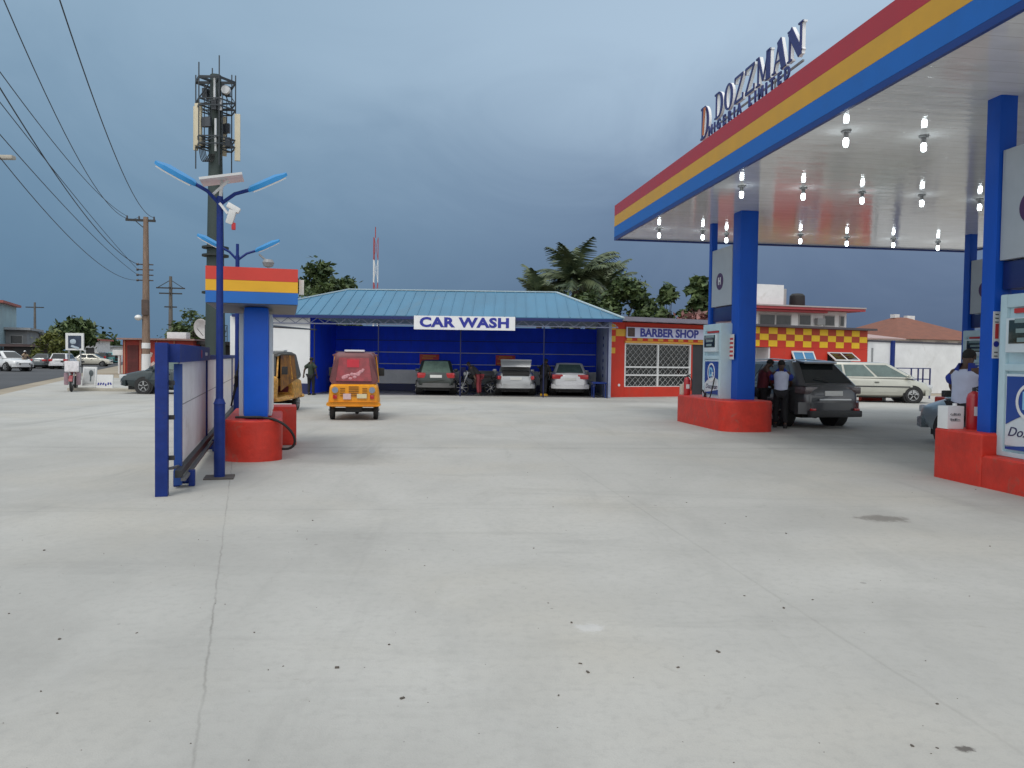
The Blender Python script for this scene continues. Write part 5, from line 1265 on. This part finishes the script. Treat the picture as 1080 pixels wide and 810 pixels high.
# three wheelers ----------------------------------------------------
def keke(label, loc, heading, P_body, P_roof, glassm, front, side=None, group='three wheeled taxis'):
    t = thing('auto_rickshaw', label, 'auto rickshaw', loc, heading, group)
    def rr(x, w0, w1, z0, z1, r=.10, taper=1.0):
        pts = []
        for (sy_, zz, a0) in ((1, z1, 0), (-1, z1, 90), (-1, z0, 180), (1, z0, 270)):
            wv_ = w1 / 2 if zz == z1 else w0 / 2; rz_ = 1 if zz == z1 else -1
            for k in range(4):
                a = rad(a0 + 30 * k); pts.append((x, sy_ * (wv_ - r) + r * math.cos(a), zz - rz_ * r + r * math.sin(a)))
        return pts
    b = MB(); b.loft([rr(-1.30, 1.12, 1.10, .40, .86), rr(-1.24, 1.24, 1.18, .36, .90), rr(-.75, 1.30, 1.20, .34, .92), rr(-.32, 1.30, 1.18, .34, .92), rr(-.30, 1.28, 1.16, .34, .48, .05), rr(.55, 1.12, 1.10, .32, .44, .05), rr(.75, .95, .95, .32, .44, .05)]); body = b.build('body', P_body, t, smooth=40)
    b = MB(); b.loft([rr(.70, .98, 1.02, .36, 1.02), rr(.95, .84, .96, .34, 1.0), rr(1.15, .56, .74, .36, .90), rr(1.24, .36, .5, .42, .78)]); b.build('front_cowl', front, t, smooth=40)
    b = MB(); b.loft([rr(-1.34, 1.14, 1.10, .34, .46, .05), rr(-1.38, 1.30, 1.26, .36, .46, .04), rr(-1.30, 1.34, 1.32, .36, .46, .04), rr(-1.1, 1.34, 1.32, .36, .44, .04)]); b.build('bumper', P_body, t, smooth=40)
    b = MB(); b.loft([rr(-1.22, 1.16, .84, .90, 1.60, .12), rr(-1.16, 1.20, .94, .90, 1.67, .12), rr(-.72, 1.20, 1.0, .90, 1.70, .12)]); b.build('canopy_back', P_roof, t, smooth=40)
    b = MB(); b.loft([rr(-.73, 1.12, .98, 1.585, 1.695, .05), rr(0, 1.14, 1.0, 1.60, 1.71, .05), rr(.50, 1.06, .92, 1.585, 1.68, .05), rr(.62, .98, .86, 1.56, 1.63, .03)]); b.build('canopy_roof', P_roof, t, smooth=40)
    MB().box((-.8, 0, 1.735), (.35, .5, .05), bev=.02).build('roof_plate', WHITE, t)
    b = MB(); b.prism([(-1.255, -.44, .98), (-1.255, .44, .98), (-1.232, .36, 1.56), (-1.232, -.36, 1.56)], (.03, 0, 0)); rw = b.build('rear_window', glassm, t, smooth=0)
    b = MB()
    rq = random.Random(2)
    for k in range(11):
        yk = -.24 + .048 * k + rq.uniform(-.02, .02); zz = 1.22 - .018 * k + rq.uniform(-.05, .05); b.ball((-1.252, yk, zz), .045, (.25, rq.uniform(.8, 1.5), rq.uniform(.6, 1.1)), 8)
    b.build('window_decal', M('decal_pink', (.62, .30, .33), .5, var=.3, scale=20), rw, smooth=0)
    MB().box((-1.243, .02, 1.42), (.02, .30, .20), ry=.04).build('window_sticker', M('decal_red', (.55, .03, .05), .4, var=.15), rw)
    for s in (-1, 1):
        MB().bar((.66, s * .46, 1.0), (.52, s * .45, 1.6), .04).build('door_pillar', P_body, t); MB().bar((-.30, s * .59, .92), (-.25, s * .52, 1.6), .04).build('door_pillar', P_body, t)
        if side: 
            q = MB(); q.prism([(-.68, s * .60, .92), (.60, s * .54, .62), (.48, s * .50, 1.60), (-.68, s * .53, 1.62)], (0, s * .012, 0)); q.build('side_curtain', side, t, smooth=0)
        b = MB(); b.cyl((-1.31, s * .45, .76), (-1.37, s * .45, .76), .075, n=14); b.build('tail_lamp', M('lamp_greyblue', (.22, .27, .36), .3), t)
        MB().box((-1.325, s * .45, .59), (.04, .10, .10), bev=.01).build('indicator', TAIL, t)
        wheel(t, -.86, s * .54, .215, .12, s, GREY)
        MB().box((.62, s * .66, 1.18), (.05, .16, .22), bev=.02).build('mirror', BLACK, t)
        MB().cyl((1.12, s * .26, .72), (1.20, s * .28, .72), .09, n=14).build('headlight', LENS, t)
    b = MB()
    for k in range(5): b.box((-1.312, 0, .84 - .055 * k), (.02, .24, .018))
    for s in (-1, 1):
        for k in range(4): b.box((-1.312, s * .27, .80 - .06 * k), (.02, .12, .014))
    b.build('louvre', M('louvre_brown', (.25, .09, .01), .6), body, smooth=0)
    MB().box((-1.325, .16, .60), (.02, .19, .14)).build('number_plate', M('plate_pink', (.7, .5, .5), .5), t); MB().box((-1.325, -.2, .61), (.02, .24, .11)).build('sticker', M('sticker_cream', (.7, .62, .4), .5), t)
    b = MB(); b.prism([(.70, -.43, 1.02), (.70, .43, 1.02), (.56, .40, 1.56), (.56, -.40, 1.56)], (.02, 0, .004)); ws = b.build('windshield', M('rickshaw_screen', (.07, .075, .08), .12, var=.2), t, smooth=0)
    MB().box((.615, .20, 1.46), (.03, .30, .26), ry=-.25).build('windshield_sticker', M('sticker_cyan', (.12, .50, .58), .4), ws)
    w_ = MB(); w_.lathe([(.12, -.05), (.19, -.05), (.205, 0), (.19, .05), (.12, .05), (.12, -.05)], c=(1.05, 0, .205), axis='Y', n=20); wo_ = w_.build('wheel', BLACK, t, smooth=40)
    MB().cyl((1.05, -.04, .205), (1.05, .04, .205), .125, n=16).build('rim', GREY, wo_)
    b = MB(); b.loft([rr(.80, .22, .2, .3, .42, .05), rr(1.05, .24, .22, .40, .50, .05), rr(1.27, .2, .16, .26, .42, .05)]); b.build('front_fender', front, t)
    b = MB(); b.box((-.55, 0, .62), (.5, 1.0, .2), bev=.04); b.box((-.78, 0, .95), (.14, .98, .6), bev=.05); b.box((.2, 0, .62), (.3, .5, .2), bev=.04); b.build('seat', M('seat_maroon', (.14, .02, .03), .6, var=.15), t)
    b = MB(); b.box((-.86, 0, .24), (.12, 1.0, .1)); b.box((-.9, 0, .28), (.6, .4, .16)); b.box((0, 0, .30), (1.6, .3, .08)); b.build('chassis', BLACK, t)
    return t
KO = M('rickshaw_orange', (.82, .34, .012), .4, var=.10, scale=4, coat=.2); KM = M('rickshaw_canopy_maroon', (.17, .055, .06), .5, var=.2, scale=4)
KG = M('rickshaw_window_red', (.30, .035, .045), .14, var=.4, scale=5, spec=.7)
floral = M('floral_front', (.62, .33, .07), .5, var=.5, scale=11, wear=.95, wcol=(.50, .04, .05), wscale=6)
g = gz(368, 442); k1 = keke('orange auto rickshaw with a maroon canopy driving away across the forecourt', (g.x, g.y + .85, 0), rad(90 + 9), KO, KM, KG, KO)
KGR = M('rickshaw_canopy_grey', (.085, .085, .08), .6, var=.2)
g = gz(292, 437); k2 = keke('rickshaw with floral front, grey canopy and golden side curtains, behind the small striped canopy', (g.x - .55, g.y + 1.0, 0), rad(-91), floral, KGR, GLASS, floral, M('curtain_gold', (.26, .11, .015), .6, var=.6, scale=5, wear=.8, wcol=(.06, .03, .03), wscale=4))
b = MB(); b.box((1.22, .02, .54), (.10, .52, .20), bev=.02); b.build('blue_panel', SIGNBLUE, k2)
TEAL = M('rickshaw_teal', (.04, .18, .18), .45, var=.15); g = gz(117, 384.5)
keke('teal auto rickshaw far down the road', (g.x, g.y + .5, 0), rad(-80), TEAL, M('canopy_pale_teal', (.25, .42, .42), .5), GLASS, TEAL)

# motorcycles -------------------------------------------------------
def motorcycle(label, loc, heading, tankm, cover=False):
    t = thing('motorcycle', label, 'motorcycle', loc, heading, 'motorcycles')
    for x in (-.62, .64):
        w_ = MB(); w_.lathe([(.24, -.04), (.29, -.045), (.31, 0), (.29, .045), (.24, .04), (.24, -.04)], c=(x, 0, .31), axis='Y', n=22); wo_ = w_.build('wheel', BLACK, t, smooth=40)
        q = MB(); q.cyl((x, -.05, .31), (x, .05, .31), .05, n=10)
        for k in range(8): a = PI * k / 4; q.bar((x, 0, .31), (x + .245 * math.cos(a), 0, .31 + .245 * math.sin(a)), .014)
        q.build('rim', SILV, wo_)
    b = MB(); b.tube([(-.62, .08, .31), (-.1, .09, .38), (.1, .07, .55), (.38, .0, .88)], .022); b.tube([(-.62, -.08, .31), (-.1, -.09, .38), (.1, -.07, .55), (.38, 0, .88)], .022); b.box((.02, 0, .42), (.36, .22, .28), bev=.04); b.tube([(.1, -.13, .3), (-.3, -.15, .28), (-.75, -.15, .36)], .04); b.build('frame', DARK, t)
    b = MB(); b.ball((.16, 0, .80), .2, (1.25, .75, .62), 14); b.build('fuel_tank', tankm, t)
    b = MB(); b.box((-.33, 0, .80), (.66, .26, .10), bev=.04); b.build('seat', BLACK, t)
    b = MB(); b.tube([(.64, .07, .31), (.44, .07, .85), (.40, .05, 1.0)], .025); b.tube([(.64, -.07, .31), (.44, -.07, .85), (.40, -.05, 1.0)], .025); b.build('fork', SILV, t)
    b = MB(); b.tube([(.28, .38, 1.0), (.38, .2, 1.04), (.40, 0, 1.0), (.38, -.2, 1.04), (.28, -.38, 1.0)], .016); b.build('handlebar', DARK, t)
    MB().ball((.52, 0, .90), .10, (.7, 1, 1), 12).build('headlight', LENS, t)
    b = MB(); b.loft([[(.64 + .36 * math.cos(a), y, .31 + .36 * math.sin(a)) for y in (-.07, .07)] + [(.64 + .345 * math.cos(a), y, .31 + .345 * math.sin(a)) for y in (.07, -.07)] for a in [rad(20 + 15 * k) for k in range(9)]]); b.build('front_mudguard', tankm, t)
    b = MB(); b.bar((-.55, .1, .42), (-.75, .1, .80), .03); b.box((-.75, 0, .74), (.2, .16, .08), bev=.02); b.build('rear_mudguard', tankm, t)
    for s in (-1, 1): b = MB(); b.bar((.34, s * .28, 1.03), (.30, s * .36, 1.2), .012); b.box((.30, s * .37, 1.22), (.02, .12, .08), bev=.01); b.build('mirror', DARK, t)
    if cover:
        b = MB(); b.box((.50, 0, 1.02), (.16, .52, .46), ry=-.2, bev=.06); b.build('front_cover', M('cover_white', (.66, .64, .66), .6, var=.2, scale=8), t)
        for s in (-1, 1): MB().box((.36, s * .22, .52), (.14, .16, .5), bev=.04).build('leg_shield', M('shield_mauve', (.36, .24, .28), .5, var=.2), t)
    return t
g = gz(72, 413); motorcycle('red motorcycle with a white front cover standing at the road edge', (g.x, g.y + .4, 0), rad(-68), M('bike_red', (.25, .02, .03), .3, coat=.5), True)
g = gz(497, 417); motorcycle('black motorcycle being washed between the green wagon and the silver sedan', (g.x + .2, g.y + .6, 0), rad(192), BLACK)
g = gz(577, 417); motorcycle('dark motorcycle standing close left of the white sedan in the car wash', (g.x - .05, g.y + .9, 0), rad(80), DARK)
g = gz(27, 391.5); motorcycle('motorcycle with a pale rider in front of the shops across the road', (g.x, g.y, 0), rad(-30), DARK)

# people ------------------------------------------------------------
def skinmesh(verts, edges, radii, root=0, levels=2):
    me = bpy.data.meshes.new('tmp'); me.from_pydata(verts, edges, []); o = bpy.data.objects.new('tmp', me); COL.objects.link(o)
    o.modifiers.new('s', 'SKIN'); sv_ = me.skin_vertices[0].data
    for i, r in enumerate(radii): sv_[i].radius = (r, r) if not isinstance(r, tuple) else r; sv_[i].use_root = (i == root)
    s = o.modifiers.new('d', 'SUBSURF'); s.levels = levels; s.render_levels = levels
    dg = bpy.context.evaluated_depsgraph_get(); m2 = bpy.data.meshes.new_from_object(o.evaluated_get(dg))
    bpy.data.objects.remove(o); bpy.data.meshes.remove(me); return m2
def person(label, loc, heading, h=1.75, shirt=None, trousers=None, shoes=None, lean=0.0, head=0.0, arms=None, legs=None, sleeve=None, group=None, hairm=None, sit=0.0, sleeve_len='short'):
    """faces +x; lean = forward bend at the hip; arms/legs override joints (pre-lean for arms)"""
    t = thing('person', label, 'person', loc, heading, group); k = h / 1.75
    J = dict(pel=(0, 0, .93), wa=(.0, 0, 1.08), ch=(.0, 0, 1.30), nk=(.0, 0, 1.46), hb=(.02, 0, 1.55), hm=(.035, 0, 1.625), ht=(.02, 0, 1.695))
    for s, q in ((1, 'l'), (-1, 'r')):
        J['sh' + q] = (0, s * .175, 1.40); J['el' + q] = (-.03, s * .23, 1.13); J['wr' + q] = (.07, s * .24, .90); J['hd' + q] = (.11, s * .235, .82)
        J['hp' + q] = (0, s * .09, .88); J['kn' + q] = (.02, s * .10, .49); J['an' + q] = (-.02, s * .10, .08); J['to' + q] = (.13, s * .115, .035)
    if arms: J.update(arms)
    if legs: J.update(legs)
    Rm = Matrix.Rotation(lean, 3, 'Y'); Hh = Vector((0, 0, .93))
    up_ = [n for n in J if n[:2] in ('wa', 'ch', 'nk', 'hb', 'hm', 'ht', 'sh', 'el', 'wr', 'hd')]
    hd0 = Vector(J['nk'])
    for n in ('hb', 'hm', 'ht'): J[n] = hd0 + Matrix.Rotation(head, 3, 'Y') @ (Vector(J[n]) - hd0)
    for n in up_: J[n] = Hh + Rm @ (Vector(J[n]) - Hh)
    V = {n: Vector(p) * k + Vector((0, 0, sit)) for n, p in J.items()}
    def grow(names, edges, rd_, root):
        return skinmesh([V[n] for n in names], [(names.index(a), names.index(b_)) for a, b_ in edges], [tuple(x * k for x in r) if isinstance(r, tuple) else r * k for r in rd_], names.index(root))
    names = ['pel', 'wa', 'ch', 'nk', 'hb', 'hm', 'ht']; R0 = [(.15, .115), (.135, .10), (.16, .115), .058, (.074, .066), (.088, .08), (.06, .055)]
    E0 = [('pel', 'wa'), ('wa', 'ch'), ('ch', 'nk'), ('nk', 'hb'), ('hb', 'hm'), ('hm', 'ht')]
    for q in 'lr':
        names += ['sh' + q, 'el' + q, 'wr' + q, 'hd' + q, 'hp' + q, 'kn' + q, 'an' + q, 'to' + q]; R0 += [.060, .045, .030, .036, .082, .056, .040, .036]
        E0 += [('ch', 'sh' + q), ('sh' + q, 'el' + q), ('el' + q, 'wr' + q), ('wr' + q, 'hd' + q), ('pel', 'hp' + q), ('hp' + q, 'kn' + q), ('kn' + q, 'an' + q), ('an' + q, 'to' + q)]
    me = grow(names, E0, R0, 'pel')
    bm = bmesh.new(); bm.from_mesh(me); x = MB(); x.bm.free(); x.bm = bm
    Hd = (V['ht'] - V['hb']).normalized(); Fw = Vector((0, 1, 0)).cross(Hd).normalized() 
    hc = V['hm']
    x.ball(hc + Fw * .092 * k - Hd * .012 * k, .017 * k, (1, .8, 1.5), 6)
    for s in (-1, 1): x.ball(hc + Vector((0, s * .086 * k, 0)) - Hd * .01 * k, .025 * k, (.8, .4, 1.3), 6)
    for q, s in (('l', 1), ('r', -1)):
        d = (V['hd' + q] - V['wr' + q]).normalized(); sd_ = d.cross(Vector((1, 0, 0.01))).normalized(); pl = d.cross(sd_).normalized()
        for f in range(4):
            a = V['hd' + q] + sd_ * (f - 1.5) * .018 * k; ln = (.062, .072, .068, .052)[f] * k
            x.tube([a, a + d * ln * .6, a + d * ln + pl * .015 * k], [.0095 * k, .009 * k, .007 * k], n=6)
        a = V['wr' + q] + d * .03 * k + sd_ * .028 * k; x.tube([a, a + d * .035 * k + sd_ * .02 * k, a + d * .06 * k + sd_ * .022 * k], [.011 * k, .01 * k, .008 * k], n=6)
    body = x.build('body', SKIN, t, smooth=70)
    bpy.data.meshes.remove(me)
    def cloth(nm, names_, edges_, rd_, root, m_):
        o_ = bpy.data.objects.new(nm, grow(names_, edges_, rd_, root)); COL.objects.link(o_); o_.parent = t; o_.data.materials.clear(); o_.data.materials.append(m_)
        for p in o_.data.polygons: p.use_smooth = True
        return o_
    V['nk0'] = V['ch'].lerp(V['nk'], .88)
    if shirt:
        for q in 'lr': V['sl' + q] = V['sh' + q].lerp(V['el' + q], .75)
        V['hem'] = V['pel'].lerp(V['wa'], .05) - Vector((0, 0, .03 * k))
        for q in 'lr': V['sx' + q] = V['sh' + q].lerp(V['ch'], .12)
        V['nk1'] = V['ch'].lerp(V['nk'], .60)
        cloth('shirt', ['hem', 'wa', 'ch', 'nk1', 'nk0'], [('hem', 'wa'), ('wa', 'ch'), ('ch', 'nk1'), ('nk1', 'nk0')], [(.195, .155), (.180, .145), (.215, .155), (.205, .125), (.085, .085)], 'wa', shirt)
        for q in 'lr':
            if sleeve_len == 'long': cloth('sleeve', ['sh' + q, 'el' + q, 'wr' + q], [('sh' + q, 'el' + q), ('el' + q, 'wr' + q)], [.088, .066, .048], 'el' + q, sleeve or shirt)
            else:
                V['sc' + q] = V['nk'].lerp(V['sh' + q], .42) - Vector((0, 0, .03 * k)); cloth('sleeve', ['sc' + q, 'sh' + q, 'sl' + q], [('sc' + q, 'sh' + q), ('sh' + q, 'sl' + q)], [.080, .112, .086], 'sh' + q, sleeve or shirt)
    if trousers:
        nm = ['pel']; ed = []; rr_ = [(.175, .135)]
        for q in 'lr':
            V['cu' + q] = V['kn' + q].lerp(V['an' + q], .93); nm += ['hp' + q, 'kn' + q, 'cu' + q]; rr_ += [.105, .078, .066]; ed += [('pel', 'hp' + q), ('hp' + q, 'kn' + q), ('kn' + q, 'cu' + q)]
        cloth('trousers', nm, ed, rr_, 'pel', trousers)
    for q in 'lr':
        b = MB(); a = V['an' + q]; e_ = V['to' + q]; d = (e_ - a); d.z = 0; d.normalize()
        sd_ = Vector((-d.y, d.x, 0)); z0 = min(a.z - .08 * k, e_.z - .035 * k); rings = []
        for f, wv_, hh in ((-.06, .03, .08), (-.03, .042, .10), (.06, .045, .10), (.14, .05, .075), (.20, .042, .06), (.225, .02, .04)):
            c_ = Vector((a.x, a.y, z0)) + d * f * k
            rings.append([c_ - sd_ * wv_ * k, c_ + sd_ * wv_ * k, c_ + sd_ * wv_ * .8 * k + Vector((0, 0, hh * k)), c_ - sd_ * wv_ * .8 * k + Vector((0, 0, hh * k))])
        b.loft(rings); b.build('shoe', shoes or BLACK, t, smooth=50)
    b = MB(); b.ball((0, 0, 0), .098 * k, (1.02, .93, .95), 16)
    for v in list(b.bm.verts):
        if v.co.z < -.005 * k and v.co.x > -.03 * k: v.co.z = -.005 * k; v.co.x *= .9
        if v.co.x > .06 * k and v.co.z < .03 * k: v.co.x = .055 * k
    q = Vector((0, 0, 1)).rotation_difference(Hd).to_matrix().to_4x4()
    b.bm.transform(Matrix.Translation(hc + Hd * .024 * k - Fw * .008 * k) @ q); b.build('hair', hairm or HAIR, t, smooth=70)
    b = MB()
    for s in (-1, 1): b.ball(hc + Fw * .080 * k + Vector((0, s * .03 * k, 0)) + Hd * .012 * k, .011 * k, n=6)
    b.build('eyes', M('eye_white', (.5, .48, .45), .3, var=0), t)
    return t
CM = M('cloth_maroon', (.10, .012, .02), .85, var=.2, scale=6, bump=.3, bscale=14); CWT = M('cloth_white_blue', (.48, .52, .66), .85, var=.08, scale=6, bump=.3, bscale=14); CB = M('cloth_royal', (.015, .035, .26), .85, var=.15, bump=.3, bscale=14)
CK = M('cloth_black', (.012, .012, .015), .85, var=.2, bump=.3, bscale=14); CG = M('cloth_green', (.03, .045, .03), .85, var=.2); CT = M('cloth_tan', (.3, .22, .15), .85, var=.15)
def reach(z, x, y=.2): 
    return {'el' + q: (x * .45, s * .24, z + .12) for q, s in (('l', 1), ('r', -1))} | {'wr' + q: (x * .85, s * y, z + .02) for q, s in (('l', 1), ('r', -1))} | {'hd' + q: (x, s * (y - .03), z) for q, s in (('l', 1), ('r', -1))}
g = at(803, 440, 19.6); person('person in a maroon top with bowed head beside the dark SUV', (g.x, g.y, 0), rad(5), 1.74, CM, CK, lean=.12, head=.55, arms=reach(1.02, .40), sleeve_len='long')
g = at(823, 440, 19.15); person('person in a white shirt with blue sleeves bending towards the dark SUV', (g.x, g.y, 0), rad(72), 1.70, CWT, CK, lean=.22, head=.15, sleeve=CB, arms=reach(1.05, .48), legs={'knl': (.10, .11, .50), 'anl': (.10, .12, .08), 'tol': (.25, .13, .035), 'anr': (-.12, -.11, .08), 'tor': (.03, -.12, .035)})
g = at(1016, 440, 12.05); att = person('pump attendant in white shirt with blue sleeves, seen from behind by the near pump', (g.x, g.y, 0), rad(40), 1.88, CWT, CK, lean=.10, head=.25, sleeve=CB, arms=reach(1.05, .38))
g = gz(328, 413); person('person in a dark green shirt and black trousers standing before the white bay wall', (g.x * 31.9 / g.y, 31.9, 0), rad(80), 1.55, CG, CK, arms={'ell': (-.05, .30, 1.14), 'wrl': (.0, .36, .92), 'hdl': (.02, .38, .84)})
g = gz(573, 417.5); person('person in black clothes and yellow boots beside the white sedan in the car wash', (g.x, g.y, 0), rad(60), 1.66, CK, CK, shoes=YEL, lean=.25, head=.2, arms=reach(.9, .35))
g = gz(505, 417.5); person('person in black bending over the motorcycle in the car wash', (g.x, g.y + .1, 0), rad(160), 1.66, CK, M('cloth_red_dark', (.22, .03, .04), .8, var=.2), lean=.85, head=-.2, arms=reach(.75, .40))
g = gz(27, 391.5); person('rider in a pale shirt and white helmet on the motorcycle across the road', (g.x - .1, g.y, 0), rad(-30), 1.7, CT, CK, lean=.1, arms=reach(1.12, .42), legs={'hpl': (0, .12, .90), 'hpr': (0, -.12, .90), 'knl': (.32, .22, .72), 'knr': (.32, -.22, .72), 'anl': (.22, .24, .30), 'anr': (.22, -.24, .30), 'tol': (.36, .25, .26), 'tor': (.36, -.25, .26)}, hairm=WHITE)
g = gz(107, 383.5); person('distant person in a red top at the far road side', (g.x, g.y, 0), rad(-80), 1.72, M('cloth_crimson', (.30, .03, .07), .85), CK)
g = gz(104, 383.5); person('distant person in a white top at the far road side', (g.x - .4, g.y + 1, 0), rad(-80), 1.72, WHITE, CK)
